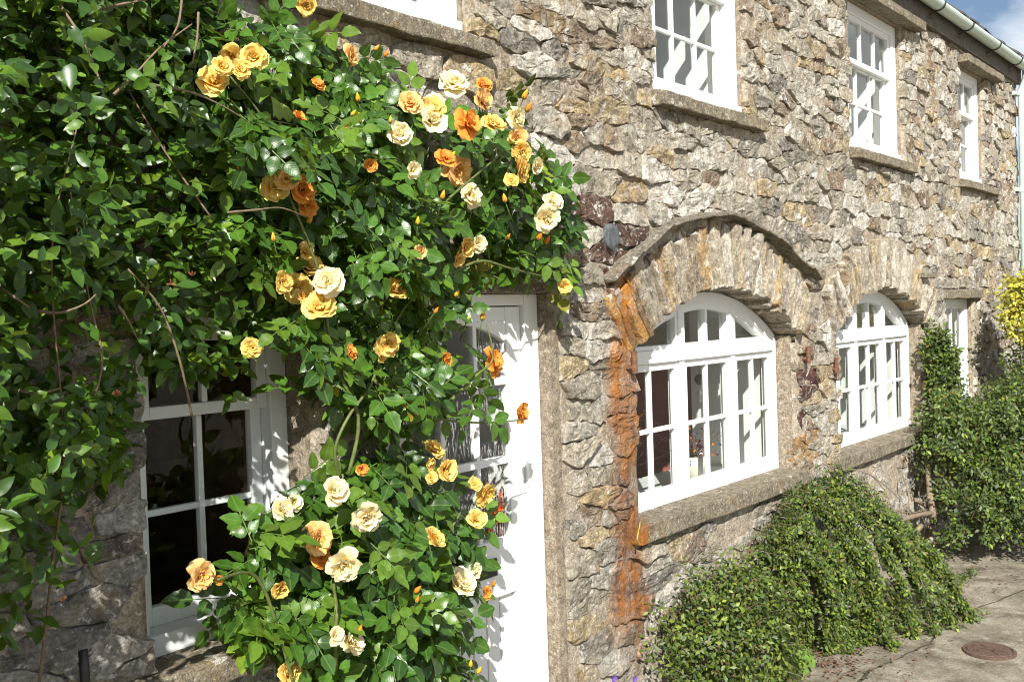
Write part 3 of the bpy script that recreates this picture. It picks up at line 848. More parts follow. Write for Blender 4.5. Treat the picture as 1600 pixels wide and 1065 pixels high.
m_ = MB(); m_.box(2.55, 3.76, -0.35, 0.2, 0.0, 0.03); part(m_, "doorstep", M['dressed'], bevel=0.01)

slab('door_surround', 3.6905, 3.765, -0.012, 0.05, 0.0, 2.249, M['render'], n=3, jit=0.003)
# --- lead plug, iron pins, straps, pipes
p = un(961, 369, -0.05); m_ = MB(); m_.lathe([(0.062, -0.1), (0.07, 0.0), (0.066, 0.022), (0.045, 0.03), (0.0, 0.026)], (p[0], -0.012, p[2]), 14, 'y'); part(m_, "lead_plug", M['lead'], smooth=False)
for u, v in ((1262, 556), (990, 568), (1306, 572)):
    p = un(u, v, -0.04); m_ = MB()
    m_.tube([(p[0], 0.05, p[2] - .02), (p[0], -0.055, p[2] - .02)], 0.014, n=8); m_.tube([(p[0], -0.045, p[2] - .05), (p[0], -0.045, p[2] + .065)], 0.016, n=10)
    part(m_, "hinge_pin", M['rustiron'])
m_ = MB(); m_.tube([(1.395, -0.035, -0.02), (1.395, -0.035, 1.16), (1.395, -0.03, 1.22)], 0.014, n=12); part(m_, "waste_pipe", M['plastic'], smooth=True)
m_ = MB(); m_.tube([un(995, 852, -0.075), un(996, 838, -0.085), un(999, 822, -0.07), un(1000, 812, -0.02)], 0.004, n=6); part(m_, "yellow_cable", plain_mat("yellow_cable", (0.55, 0.42, 0.06), 0.5, 0.05, 10, 0), smooth=True)

# --- eaves: roof, slates, gutter, downpipe
m_ = MB()
y0r, z0r, sl = -0.13, 4.80, math.tan(math.radians(40))
vs = [(XL - .1, y0r + .04, z0r + .05), (XR + .06, y0r + .04, z0r + .05), (XR + .06, 2.6, z0r + .05 + (2.6 - y0r - .04) * sl), (XL - .1, 2.6, z0r + .05 + (2.6 - y0r - .04) * sl)]
m_.add(vs + [(XL - .1, 4.9, vs[2][2] - 2.3 * sl), (XR + .06, 4.9, vs[2][2] - 2.3 * sl)], [(0, 1, 2, 3), (3, 2, 5, 4)])
# gable triangles closing the loft
for xx in (XL, XR - .02): m_.add([(xx, 0.0, 4.7), (xx, 4.8, 4.7), (xx, 2.6, vs[2][2] - .05)], [(0, 1, 2)])
roof = part(m_, "roof", M['slate'])
random.seed(21)
for row in range(3):
    xx = 5.5 + random.random() * .2
    while xx < XR + .06:
        w = random.uniform(0.22, 0.36); y_ = y0r - .03 + row * .17 + random.uniform(-.012, .012); zz = z0r + .035 + row * .17 * sl * 0.98 + .018 + random.uniform(-.006, .012); t = random.uniform(.012, .022)
        L = 0.34; m_ = MB(); w2 = min(w, XR + .08 - xx)
        ty = [random.uniform(-.02, .02) for _ in range(2)]
        vs = []
        for (a_, b_) in ((0, 0), (w2 - .006, 0), (w2 - .006, L), (0, L)):
            yy = y_ + b_ + (ty[0] if a_ == 0 and b_ == 0 else ty[1] if b_ == 0 else 0)
            vs.append((xx + a_, yy, zz + b_ * sl * 0.9 + (0.0 if b_ else 0.0)))
        vs += [(a, b, c - t) for a, b, c in vs]
        m_.add(vs, [(0, 1, 2, 3), (7, 6, 5, 4), (0, 4, 5, 1), (1, 5, 6, 2), (2, 6, 7, 3), (3, 7, 4, 0)])
        part(m_, "slate", M['slate'], roof); xx += w
m_ = MB(); m_.box(XL, XR + .02, -0.06, -0.02, 4.62, 4.80); m_.box(XL, XR + .02, -0.13, 0.0, 4.79, 4.805); part(m_, "eaves_board", M['soffit'])
# half round gutter
m_ = MB(); gy, gz_, gr = -0.135, 4.80, 0.062; k = 11; vs = []
gx_ = [XL, 3, 6, 8, 9, 10, 11, 12, XR + .05]
for xx in gx_:
    for rr in (gr, gr - .005):
        for i in range(k):
            t = math.pi * (1 + i / (k - 1)); vs.append((xx, gy + rr * math.cos(t), gz_ + rr * math.sin(t)))
fs = []
for s_ in range(len(gx_) - 1):
    a, b = s_ * 2 * k, (s_ + 1) * 2 * k
    for i in range(k - 1): fs += [(a + i, a + i + 1, b + i + 1, b + i), (a + k + i + 1, a + k + i, b + k + i, b + k + i + 1)]
    fs += [(a, b, b + k, a + k), (a + k - 1, a + 2 * k - 1, b + 2 * k - 1, b + k - 1)]
m_.add(vs, fs); gut = part(m_, "gutter", M['gutter'], smooth=True)
for xx in (7.1, 8.55, 9.35, 10.25, 11.25, 12.15):
    m_ = MB(); m_.band(gy, gz_, gr + .001, gr + .008, math.radians(88), math.radians(272), 0, 0.028, 14)
    m_.v = [(xx + y_, x_, z_) for x_, y_, z_ in m_.v]
    part(m_, "gutter_bracket", M['iron'], gut)
    m_ = MB(); m_.tube([(xx, gy + .02, gz_ - gr - .004), (xx, -0.02, gz_ - gr - .05)], 0.006, n=6); m_.tube([(xx - .09, -0.05, gz_ - gr - .06), (xx + .09, -0.09, gz_ - gr - .05)], 0.005, n=6); part(m_, "bracket_stay", M['iron'], gut)
m_ = MB(); dpx = 12.60
m_.tube([(dpx, -.135, 4.76), (dpx, -.135, 4.66), (dpx + .005, -.085, 4.54), (dpx + .005, -.08, 0.02)], 0.036, n=14); dp = part(m_, "downpipe", M['gutter'], smooth=True)
for zz in (4.5, 3.4, 2.2, 1.0):
    m_ = MB(); m_.tube([(dpx + .005, -.08, zz - .03), (dpx + .005, -.08, zz + .03)], 0.043, n=14); m_.box(dpx - .07, dpx + .08, -.05, -.005, zz - .02, zz + .02); part(m_, "pipe_clip", M['gutter'], dp)
m_ = MB(); m_.tube([un(1437, 38, -.1), un(1438, 55, -.03), un(1441, 68, -.03), un(1437, 40, -.06)], 0.004, n=5); part(m_, "loose_wire", M['plastic'])

# ------------------------------------------------------------------ things seen inside
def inside_thing(name, label, cat, loc): return thing(name, label, cat, loc)
t = inside_thing("sofa", "red fabric sofa inside the room behind the near arched window", "sofa", (5.95, 1.25, 0.08))
m_ = MB(); m_.box(-.55, .55, -.30, .30, 0.0, .42); m_.build("seat", M['redin'], t, bevel=.06)
m_ = MB(); m_.box(-.55, .55, .18, .36, .424, 1.55); m_.build("backrest", M['redin'], t, bevel=.06)
m_ = MB(); m_.box(-.68, -.555, -.30, .34, 0, .62); m_.box(.555, .68, -.30, .34, 0, .62); m_.build("armrest", M['redin'], t, bevel=.05)

def twig_bunch(mb, c, n, L, sp, r=0.0022):
    for i in range(n):
        d = Vector((random.gauss(0, sp), random.gauss(0, sp), 1)).normalized(); p = Vector(c); pl = [p.copy()]
        for k in range(5):
            d = (d + Vector((random.gauss(0, .16), random.gauss(0, .16), random.gauss(0, .1)))).normalized(); p = p + d * L / 5 * random.uniform(.7, 1.2); pl.append(p.copy())
        mb.tube(pl, r, r * .6, n=4)
t = inside_thing("twig_vase", "white vase of dark curly twigs on the sill behind the near arched window", "vase", (4.98, 0.42, 1.022))
m_ = MB(); m_.lathe([(.045, 0), (.06, .05), (.055, .12), (.035, .17), (.04, .19), (.034, .188)], n=16); m_.build("vase", M['ceramic'], t, smooth=True)
m_ = MB(); twig_bunch(m_, (0, 0, .17), 26, .38, .55); m_.build("twigs", M['iron'], t)
t = inside_thing("orange_flower_vase", "bunch of orange dried flowers standing behind left panes of the near arched window", "flowers", (5.10, 0.50, 1.022))
m_ = MB(); m_.lathe([(.035, 0), (.045, .08), (.03, .2), (.035, .22), (.03, .218)], n=14); m_.build("vase", M['ceramic'], t, smooth=True)
m_ = MB(); twig_bunch(m_, (0, 0, .2), 10, .28, .3); m_.build("stalks", M['dryt'], t)
m_ = MB()
for i in range(26):
    c = Vector((random.gauss(0, .06), random.gauss(0, .06), .45 + random.gauss(0, .05)))
    for k in range(4):
        d = Vector((random.gauss(0, 1), random.gauss(0, 1), random.gauss(.4, 1))).normalized() * .03; e = d.cross(Vector((0, .3, 1))).normalized() * .011
        m_.add([c, c + d * .6 + e, c + d, c + d * .6 - e], [(0, 1, 2, 3)])
m_.build("blossoms", M['orange'], t)
t = inside_thing("flower_pot", "cream pot of mixed dried flowers on the sill behind the middle casement", "flower pot", (5.74, 0.40, 1.022))
m_ = MB(); m_.lathe([(.06, 0), (.075, .1), (.085, .17), (.08, .168)], n=18); m_.build("pot", M['ceramic'], t, smooth=True)
m_ = MB(); twig_bunch(m_, (0, 0, .15), 30, .26, .8); m_.build("stalks", M['dryt'], t)
for mt in ('orange', 'petal', 'redin'):
    m_ = MB()
    for i in range(26):
        c = Vector((random.gauss(0, .075), random.gauss(0, .075), .25 + random.gauss(0, .045)))
        for k in range(3):
            d = Vector((random.gauss(0, 1), random.gauss(0, 1), random.gauss(.4, 1))).normalized() * .026; e = d.cross(Vector((0, .3, 1))).normalized() * .01
            m_.add([c, c + d * .6 + e, c + d, c + d * .6 - e], [(0, 1, 2, 3)])
    m_.c = [(0.4, 0.35, 0.6)] * len(m_.v)
    m_.build("blossoms", M[mt], t)
t = inside_thing("cone_vase", "ochre pottery vase beside the cream pot on the inner sill", "vase", (5.60, 0.43, 1.022))
m_ = MB(); m_.lathe([(.065, 0), (.06, .08), (.04, .2), (.028, .27), (.024, .268)], n=16); m_.build("vase_body", M['terracotta'], t, smooth=True)
t = inside_thing("hanging_ornament", "glass ball ornament hanging on a thread inside the middle casement", "ornament", (5.66, 0.30, 1.70))
m_ = MB(); m_.tube([(0, 0, .02), (0, 0, .42)], .002, n=4); m_.build("thread", M['iron'], t)
m_ = MB(); m_.lathe([(0.002, -.035), (.022, -.027), (.034, 0), (.022, .027), (.002, .035)], n=14); m_.build("ball", M['lead'], t, smooth=True)
m_ = MB(); m_.lathe([(.002, -.15), (.012, -.13), (.004, -.11), (.016, -.085), (.003, -.06), (.002, -.036)], n=10); m_.build("drop", M['ceramic'], t, smooth=True)
t = inside_thing("sill_book", "white book lying flat on the inner sill behind the middle casement", "book", (5.66, 0.30, 1.022))
m_ = MB(); m_.box(-.09, .09, -.06, .06, 0, .022); m_.build("cover", M['inwhite'], t)
t = inside_thing("orange_curtain", "orange patterned curtain glimpsed through the second arched window", "curtain", (8.0, 0.62, 1.1))
m_ = MB()
for i in range(10): m_.tube([(i * .028, .012 * (i % 2), 0), (i * .028, .012 * (i % 2), 1.0)], .016, n=6)
m_.build("fold", M['orange'], t)
t = inside_thing("hall_flowers", "orange flowers blurred behind the textured glass of the white door", "flowers", (3.58, 0.27, 0.08))
m_ = MB(); m_.lathe([(.06, 0), (.06, .5), (.06, .93), (.05, .928)], n=16); m_.build("stand", M['wood'], t, smooth=True)
m_ = MB()
for i in range(130):
    c = Vector((random.gauss(0, .045), random.gauss(0, .04), 1.10 + random.gauss(0, .06)))
    for k in range(3):
        d = Vector((random.gauss(0, 1), random.gauss(-.4, 1), random.gauss(.5, 1))).normalized() * .06; e = d.cross(Vector((0, .3, 1))).normalized() * .012
        m_.add([c, c + d * .6 + e, c + d, c + d * .6 - e], [(0, 1, 2, 3)])
m_.build("blossoms", M['orange'], t)

# ------------------------------------------------------------------ leaves
def leaf_template(wid, rows, serr=0.0, fold=0.22, curl=0.18, tip=1.6):
    """one leaf blade along +y, midrib at x = 0, folded up at the sides and curling down to the tip"""
    V, U = [(0, 0, 0)], [(0.5, 0)]
    ts = np.linspace(0, 1, rows + 2)[1:-1]
    for k, t in enumerate(ts):
        w = wid * (math.sin(math.pi * t ** 0.8) ** 0.75) * (1 - 0.25 * t ** tip)
        if serr: w *= 1 + (serr if k % 2 == 0 else -serr)
        zc = -curl * t * t + 0.02 * math.sin(9 * t)
        for s in (-1, 0, 1):
            V.append((s * w, t, zc + abs(s) * fold * w)); U.append((0.5 + 0.5 * s * w / wid, t))
    V.append((0, 1, -curl)); U.append((0.5, 1))
    T = []
    n = len(ts)
    T += [(0, 2, 1), (0, 3, 2)]
    for k in range(n - 1):
        a = 1 + 3 * k; b = a + 3
        for j in (0, 1): T += [(a + j, a + j + 1, b + j + 1), (a + j, b + j + 1, b + j)]
    a = 1 + 3 * (n - 1); e = len(V) - 1
    T += [(a, a + 1, e), (a + 1, a + 2, e)]
    return np.array(V, float), np.array(T), np.array(U, float)
LEAFLET = leaf_template(0.36, 7, 0.06, 0.25, 0.16)
HONEY = leaf_template(0.27, 4, 0.0, 0.3, 0.2)
SMALL = leaf_template(0.30, 1, 0.0, 0.3, 0.1)

def compound(seed, green):
    """a rose leaf: five leaflets and the rachis"""
    r = np.random.default_rng(seed)
    parts = []
    spec = [(0.92, 0.0, 0.62, 0), (0.62, 1, 0.56, 1), (0.60, -1, 0.56, 1), (0.26, 1, 0.46, 1), (0.24, -1, 0.46, 1)]
    for pos, side, size, lat in spec:
        ang = side * math.radians(r.uniform(48, 66))
        y = np.array([[math.sin(ang), math.cos(ang), r.uniform(-.35, .05)]]); nrm = np.array([[side * -0.15 + r.uniform(-.25, .25), r.uniform(-.25, .25), 1.0]])
        P = np.array([[side * 0.035, pos, -0.12 * pos * pos]])
        g = np.array(green) * r.uniform(0.8, 1.25)
        parts.append(scatter(LEAFLET, P, frames(nrm, y), np.array([size * r.uniform(.85, 1.1)]), g[None, :]))
    w = 0.012
    V = np.array([(-w, 0, 0), (w, 0, 0), (-w, .5, -.03), (w, .5, -.03), (-w, .95, -.11), (w, .95, -.11)], float)
    T = np.array([(0, 1, 3), (0, 3, 2), (2, 3, 5), (2, 5, 4)])
    parts.append((V, T, np.tile(np.array([[.12, .17, .04]]), (6, 1)), np.tile(np.array([[.5, .5]]), (6, 1))))
    v, t, c, u = join(parts)
    return v, t, u, c
GREENS = [(0.038, 0.098, 0.011), (0.052, 0.126, 0.013), (0.030, 0.078, 0.013), (0.082, 0.152, 0.016)]
COMP = [compound(40 + i, GREENS[i % 4]) for i in range(8)]

def poly_info(poly, U, V):
    """inside test and distance to the outline, for arrays of points"""
    P = np.array(poly, float); ins = np.zeros(len(U), bool); dist = np.full(len(U), 1e9)
    for (x0, y0), (x1, y1) in zip(P, np.roll(P, -1, 0)):
        cond = ((y0 > V) != (y1 > V)) & (U < (x1 - x0) * (V - y0) / (y1 - y0 + 1e-12) + x0); ins ^= cond
        dx, dy_ = x1 - x0, y1 - y0; t = np.clip(((U - x0) * dx + (V - y0) * dy_) / (dx * dx + dy_ * dy_ + 1e-9), 0, 1)
        dist = np.minimum(dist, np.hypot(U - x0 - t * dx, V - y0 - t * dy_))
    return ins, dist

def lump(u, v, seed): return mnoise.noise(Vector((u / 85.0, v / 85.0, seed))) + 0.5 * mnoise.noise(Vector((u / 38.0, v / 38.0, seed + 9)))

def surface_p(poly, U, V, p0, p1, soft, seed):
    """how far the plant's outer surface stands off the wall at these places"""
    ins, d = poly_info(poly, U, V)
    p = p0 + (p1 - p0) * np.sqrt(np.clip(d / soft, 0, 1))
    L = np.array([lump(u, v, seed) for u, v in zip(U, V)])
    if seed == 71: p = p * np.interp(U, [-250, 0, 220, 450], [1.35, 1.22, 0.95, 0.62])
    if seed == 61: p = p * np.where((U > 660) & (V > 470), 1.55, 1.0)
    return ins, p * np.clip(0.72 + 0.75 * L, 0.12, 1.5)

def un_many(U, V, Y):
    d = fw[None] + CR[None] * ((U - 800) / F)[:, None] - CU[None] * ((V - 532.5) / F)[:, None]
    t = (Y - CC[1]) / d[:, 1]
    return CC[None] + t[:, None] * d

def sample(poly, n, seed, p0, p1, soft, dens=None, bias=1.6):
    r = np.random.default_rng(seed); P = np.array(poly, float)
    U = r.uniform(P[:, 0].min(), P[:, 0].max(), n * 3); V = r.uniform(P[:, 1].min(), P[:, 1].max(), n * 3)
    ins, p = surface_p(poly, U, V, p0, p1, soft, seed)
    U, V, p = U[ins][:n], V[ins][:n], p[ins][:n]
    if dens is not None:
        k = r.random(len(U)) < np.array([dens(u, v) for u, v in zip(U, V)]); U, V, p = U[k], V[k], p[k]
    f = 1 - r.random(len(U)) ** bias * 0.75
    return U, V, p * f, f

ROSE_UP = [(250, -40), (330, 40), (420, 10), (470, 40), (520, 70), (575, 95), (610, 130), (660, 160), (730, 140), (812, 165), (842, 235), (878, 262), (893, 330), (880, 385), (893, 470), (880, 500), (862, 440), (800, 412), (715, 430), (672, 450), (735, 495), (755, 555), (745, 595), (815, 655), (805, 675), (735, 650), (690, 620), (640, 635), (592, 670), (540, 655), (480, 610), (440, 560), (415, 500), (370, 380), (300, 250)]
ROSE_LO = [(480, 725), (545, 738), (600, 712), (635, 700), (690, 740), (738, 775), (722, 830), (725, 870), (738, 905), (725, 960), (708, 1010), (720, 1065), (700, 1300), (450, 1300), (462, 1065), (450, 990), (350, 970), (350, 935), (425, 925), (380, 850), (400, 790), (445, 790)]
HONEY_P = [(-1150, -300), (330, -300), (300, 20), (400, 60), (440, 200), (450, 330), (430, 470), (405, 590), (355, 628), (300, 640), (232, 590), (210, 640), (212, 740), (150, 780), (140, 880), (70, 960), (60, 1000), (-60, 1040), (-420, 1250), (-1150, 1250)]
FLOWERS = [  # pixel place, width, colour kind (0 cream, 1 yellow, 2 apricot, 3 orange)
    (362, 88, 44, 1), (397, 93, 42, 1), (332, 132, 50, 1), (545, 87, 30, 2), (495, 136, 26, 3), (707, 134, 42, 0), (672, 190, 46, 0), (678, 172, 36, 1), (640, 163, 36, 2), (750, 158, 36, 2),
    (728, 193, 44, 3), (625, 212, 38, 0), (768, 196, 36, 1), (803, 184, 34, 0), (806, 215, 32, 2), (812, 236, 32, 1), (712, 265, 48, 2), (694, 250, 30, 3), (810, 264, 40, 1), (834, 259, 26, 0),
    (733, 308, 38, 0), (643, 265, 26, 0), (578, 258, 24, 3), (853, 340, 40, 0), (428, 295, 42, 1), (470, 297, 42, 3), (480, 422, 48, 1), (513, 440, 42, 0), (464, 452, 44, 1), (500, 480, 46, 1), (506, 458, 34, 2),
    (617, 455, 40, 1), (605, 535, 38, 1), (545, 552, 26, 3), (692, 562, 26, 3), (767, 567, 42, 3), (808, 645, 36, 3), (675, 704, 36, 1), (692, 734, 38, 1), (565, 732, 22, 3),
    (520, 768, 42, 0), (440, 797, 36, 0), (570, 806, 46, 0), (493, 842, 50, 2), (536, 880, 48, 0), (311, 898, 44, 2), (436, 915, 34, 1), (545, 1003, 42, 0), (447, 1048, 46, 1), (717, 914, 48, 0),
    (757, 925, 24, 3), (757, 770, 36, 1), (742, 814, 34, 1), (676, 842, 38, 1), (722, 385, 36, 1), (745, 380, 28, 0), (655, 392, 22, 2), (880, 447, 24, 1), (395, 543, 30, 1), (465, 185, 24, 3), (475, 8, 34, 1), (340, 905, 18, 3)]
BUDS = [(600, 90), (585, 80), (560, 160), (548, 182), (563, 193), (610, 193), (690, 312), (790, 317), (817, 156), (822, 176), (428, 378), (652, 352), (710, 464), (753, 501), (728, 505), (678, 490), (620, 892), (647, 926), (770, 916), (650, 942), (840, 376), (850, 382), (370, 272), (745, 1052), (700, 250), (735, 1042), (690, 905), (560, 990), (480, 350), (535, 210), (862, 352), (790, 375)]

def fl_p(u, v):
    """stand-off of a flower from the wall"""
    best = 0.12
    for poly, a in ((ROSE_UP, (0.10, 0.40, 100, 61)), (ROSE_LO, (0.14, 0.42, 110, 62))):
        ins, p = surface_p(poly, np.array([float(u)]), np.array([float(v)]), *a)
        if ins[0]: best = max(best, p[0])
    return best + 0.085
_rf = random.Random(91)
for _u, _v, _w, _k in list(FLOWERS):
    if _w >= 36 and _rf.random() < .62:
        _a = _rf.uniform(0, 6.28); FLOWERS.append((_u + math.cos(_a) * _w * .6, _v + math.sin(_a) * _w * .6, _w * _rf.uniform(.55, .8), max(0, min(3, _k + _rf.choice([-1, 0, 0, 1])))))
FLP = [fl_p(f[0], f[1]) for f in FLOWERS]

def away_from_flowers(U, V, p):
    keep = np.ones(len(U), bool)
    for (fu, fv, w, k), fp in zip(FLOWERS, FLP):
        keep &= ~((np.hypot(U - fu, V - fv) < w * 0.9) & (p > fp - 0.10))
    return keep

def clear_blooms(P, R_, S):
    keep = np.ones(len(P), bool)
    for q_ in (0.15, 0.5, 0.9):
        X = P + R_[:, :, 1] * (S * q_)[:, None]; d = X - CC; z_ = d @ fw
        U, V, p = 800 + F * (d @ CR) / z_, 532.5 - F * (d @ CU) / z_, -X[:, 1]
        for (fu, fv, w, k), fp in zip(FLOWERS, FLP): keep &= ~((np.hypot(U - fu, V - fv) < w * 0.62) & (p > fp - 0.02))
    return keep

def set_parent(o, t):
    o.parent = t; o.matrix_parent_inverse = Matrix.Translation(-Vector(t.location))

def foliage(t, templates, P, R, S, tints, mat, nsingle, sizekey, own=False):
    """leaves of a plant: the largest in view as objects that share meshes, the rest joined into one mesh"""
    kp = clear_blooms(P, R, S); P, R, S, tints, sizekey = P[kp], R[kp], S[kp], tints[kp], sizekey[kp]
    n = len(P); o = np.argsort(-sizekey); sing, rest = o[:nsingle], o[nsingle:]
    which = np.random.default_rng(3).integers(0, len(templates), n)
    meshes = []
    for k, tp in enumerate(templates):
        c = tp[3] if own else np.tile(np.array([GREENS[k % 4]]), (len(tp[0]), 1))
        meshes.append(big_mesh("leaf", tp[0], tp[1], c, tp[2], mat))
    for i in sing:
        ob = link("leaf", meshes[which[i]])
        mw = np.eye(4); mw[:3, :3] = R[i] * S[i]; mw[:3, 3] = P[i]
        set_parent(ob, t); ob.matrix_basis = Matrix(mw.tolist())
    parts = []
    for k, tp in enumerate(templates):
        s = rest[which[rest] == k]
        if not len(s): continue
        v, tr, c, u = scatter(tp[:3], P[s], R[s], S[s], tints[s])
        if own: c = np.tile(tp[3], (len(s), 1)) * np.repeat(tints[s], len(tp[0]), axis=0)
        parts.append((v, tr, c, u))
    v, tr, c, u = join(parts)
    ob = link("foliage", big_mesh("foliage", v, tr, c, u, mat), None, kind='stuff'); set_parent(ob, t)
    return ob

def leaf_orient(n, r, out=(-0.15, -1.0, 0.55), spread=0.6, droop=(0.25, -0.25, -0.75), dspread=0.75):
    N = unit(np.array(out)[None] + r.normal(0, spread, (n, 3)))
    Dv = unit(np.array(droop)[None] + r.normal(0, dspread, (n, 3)))
    return frames(N, Dv)

# --- climbing rose
def cloud(poly, n, seed, p0, p1, soft, dens, size, smin=0.75, smax=1.2, tint_s=0.22, flowers=True):
    r = np.random.default_rng(seed + 5)
    U, V, p, f = sample(poly, n, seed, p0, p1, soft, dens)
    if flowers: k = away_from_flowers(U, V, p); U, V, p, f = U[k], V[k], p[k], f[k]
    P = un_many(U, V, -np.maximum(p, 0.02)); S = size * r.uniform(smin, smax, len(P))
    depth = (P - CC) @ fw
    key = f * S / depth * np.where((U > 0) & (U < 1600) & (V > 0) & (V < 1065), 1, 0.01)
    return P, S, f, key, r

def rose_dens(u, v):
    d = 1.0
    if 150 < u < 460: d = 0.6
    d *= 1.0 if lump(u, v, 33.0) > -0.12 else 0.4
    if v > 560 and u < 560: d *= 0.6
    if 440 < u < 560 and 600 < v < 700: d *= 0.25
    if 670 < u < 800 and 470 < v < 700: d *= 0.42
    return d
rose = thing("climbing_rose", "climbing rose with yellow and apricot blooms spread over the wall above the white door", "climbing rose", (2.95, -0.1, 0.0))
P, S, f, key, r = cloud(ROSE_UP, 1750, 61, 0.10, 0.40, 100, rose_dens, 0.112)
R = leaf_orient(len(P), r)
tn = np.clip(r.normal(1.0, 0.22, (len(P), 1)), .5, 1.7) * np.array([[1, 1, 1]]); yel = r.random(len(P)) < 0.12; tn[yel] *= np.array([1.7, 1.35, 1.0]); br_ = r.random(len(P)) < 0.03; tn[br_] *= np.array([4.5, 1.6, 1.5])
foliage(rose, COMP, P, R, S, tn, M['roseleaf'], 300, key, own=True)

bush = thing("rose_bush", "bushy lower rose with cream blooms between the sash window and the white door", "rose bush", (2.35, -0.25, 0.0))
P, S, f, key, r = cloud(ROSE_LO, 1050, 62, 0.14, 0.42, 110, None, 0.132)
R = leaf_orient(len(P), r, (-0.1, -1.0, 0.8), 0.5)
tn = np.clip(r.normal(1.05, 0.22, (len(P), 1)), .5, 1.7) * np.array([[1, 1, 1]]); yel = r.random(len(P)) < 0.1; tn[yel] *= np.array([1.6, 1.3, 1.0]); br_ = r.random(len(P)) < 0.025; tn[br_] *= np.array([4.5, 1.7, 1.5])
foliage(bush, COMP, P, R, S, tn, M['roseleaf'], 300, key, own=True)

# stems
def canes(t, lists, r0, r1, mat, name="stem", wob=0.15):
    for L in lists:
        pts_ = [Vector(un(u, v, -p)) for u, v, p in L]
        sm = []
        for i in range(len(pts_) - 1):
            a, b, c, d = pts_[max(i - 1, 0)], pts_[i], pts_[i + 1], pts_[min(i + 2, len(pts_) - 1)]
            for k in range(5):
                s = k / 5; sm.append(0.5 * ((2 * b) + (c - a) * s + (2 * a - 5 * b + 4 * c - d) * s * s + (3 * b - a - 3 * c + d) * s ** 3))
        sm.append(pts_[-1])
        m_ = MB(); m_.tube(sm, r0, r1, n=6, wob=wob); ob = m_.build(name, mat, None, smooth=True); set_parent(ob, t)
canes(rose, [[(530, 745, .22), (524, 700, .25), (545, 650, .26), (580, 600, .26), (600, 540, .2), (640, 470, .2), (695, 425, .2)],
             [(545, 740, .22), (560, 650, .25), (520, 560, .25), (500, 430, .3), (450, 300, .3), (420, 200, .3), (360, 120, .3)],
             [(580, 590, .2), (640, 640, .25), (690, 655, .28), (760, 660, .3), (820, 655, .28)], [(690, 640, .25), (740, 590, .3), (770, 560, .32), (760, 505, .3)],
             [(640, 470, .2), (740, 410, .24), (800, 420, .24), (880, 440, .15)], [(600, 420, .2), (680, 330, .3), (760, 260, .3), (830, 200, .25)]], 0.0075, 0.0028, M['cane'])
canes(rose, [[(235, 132, .35), (300, 145, .38), (355, 170, .38), (410, 205, .36)], [(355, 332, .38), (400, 328, .4), (440, 325, .4), (480, 340, .38)], [(330, 340, .3), (260, 240, .25), (200, 140, .2)]], 0.0038, 0.0018, M['dryt'], "dry_stem", .4)
canes(bush, [[(524, 1100, .2), (524, 1000, .34), (526, 950, .36), (522, 900, .25), (540, 820, .2), (535, 740, .22)], [(560, 1150, .2), (620, 1000, .22), (680, 870, .24), (720, 800, .24)], [(480, 1150, .2), (440, 1000, .25), (400, 900, .28), (340, 905, .36)]], 0.008, 0.004, M['cane'])

# --- rose blooms
KIND = {0: ((0.88, 0.82, 0.58), (0.84, 0.66, 0.20)), 1: ((0.87, 0.70, 0.24), (0.84, 0.46, 0.03)), 2: ((0.87, 0.62, 0.28), (0.82, 0.40, 0.05)), 3: ((0.83, 0.40, 0.08), (0.76, 0.24, 0.02))}
def bloom(kind, seed, closed=0.0):
    r = np.random.default_rng(seed); edge, core = [np.array(c) for c in KIND[kind]]
    V, T, C = [], [], []
    layers = [(5, 1.0, 8, 0.60), (5, 0.92, 30, 0.55), (5, 0.66, 52, 0.46), (4, 0.44, 70, 0.36)]
    g = 6
    for li, (n, L, al, wd) in enumerate(layers):
        for i in range(n):
            az = 2 * math.pi * (i + 0.5 * li) / n + r.uniform(-.4, .4); a = math.radians(al + closed * (80 - al) + r.uniform(-22, 22)); Lp = L * r.uniform(.85, 1.1); cupk = r.uniform(.15, .6); curl = r.uniform(-.15, .6); rf = r.uniform(4, 8); rph = r.uniform(0, 6); twist = r.uniform(-.25, .25)
            sh = r.uniform(.88, 1.06); o = len(V); wf = r.uniform(.85, 1.15)
            for iy in range(g):
                t = iy / (g - 1)
                w = wd * wf * (0.18 + 0.95 * math.sin(math.pi * (0.12 + 0.62 * t)) ) * (1 if t < .99 else 0.72)
                for ix in range(g):
                    s = -1 + 2 * ix / (g - 1)
                    x = s * w * Lp; y = t * Lp * (1 - 0.10 * s * s * (t > .8)); z_ = cupk * s * s * w * .7 + 0.25 * math.sin(math.pi * t * .7) * .4 - curl * t ** 3 * .35 + r.normal(0, .018) + .075 * t * t * math.sin(rf * s + rph) + twist * s * t * .5
                    y += r.normal(0, .02) + .04 * t * math.sin(5 * s + rph)
                    yy = y * math.cos(a) - z_ * math.sin(a) + 0.05; zz = y * math.sin(a) + z_ * math.cos(a)
                    V.append((yy * math.cos(az) - x * math.sin(az), yy * math.sin(az) + x * math.cos(az), zz + .02 * li))
                    m = min(1, max(0, (1 - t) ** 1.3 * 1.1 + 0.09 * li + r.normal(0, .06))); C.append((edge * (1 - m) + core * m) * sh)
            for iy in range(g - 1):
                for ix in range(g - 1):
                    q_ = o + iy * g + ix; T += [(q_, q_ + 1, q_ + g + 1), (q_, q_ + g + 1, q_ + g)]
    return big_mesh("rose_flower", np.array(V) * 0.5, np.array(T), np.clip(np.array(C), 0, .9), None, M['petal'])
BLOOM = {(k, s): bloom(k, 100 + k * 17 + s, [0, .1, .3, .02, .05, .15][s]) for k in range(4) for s in range(6)}
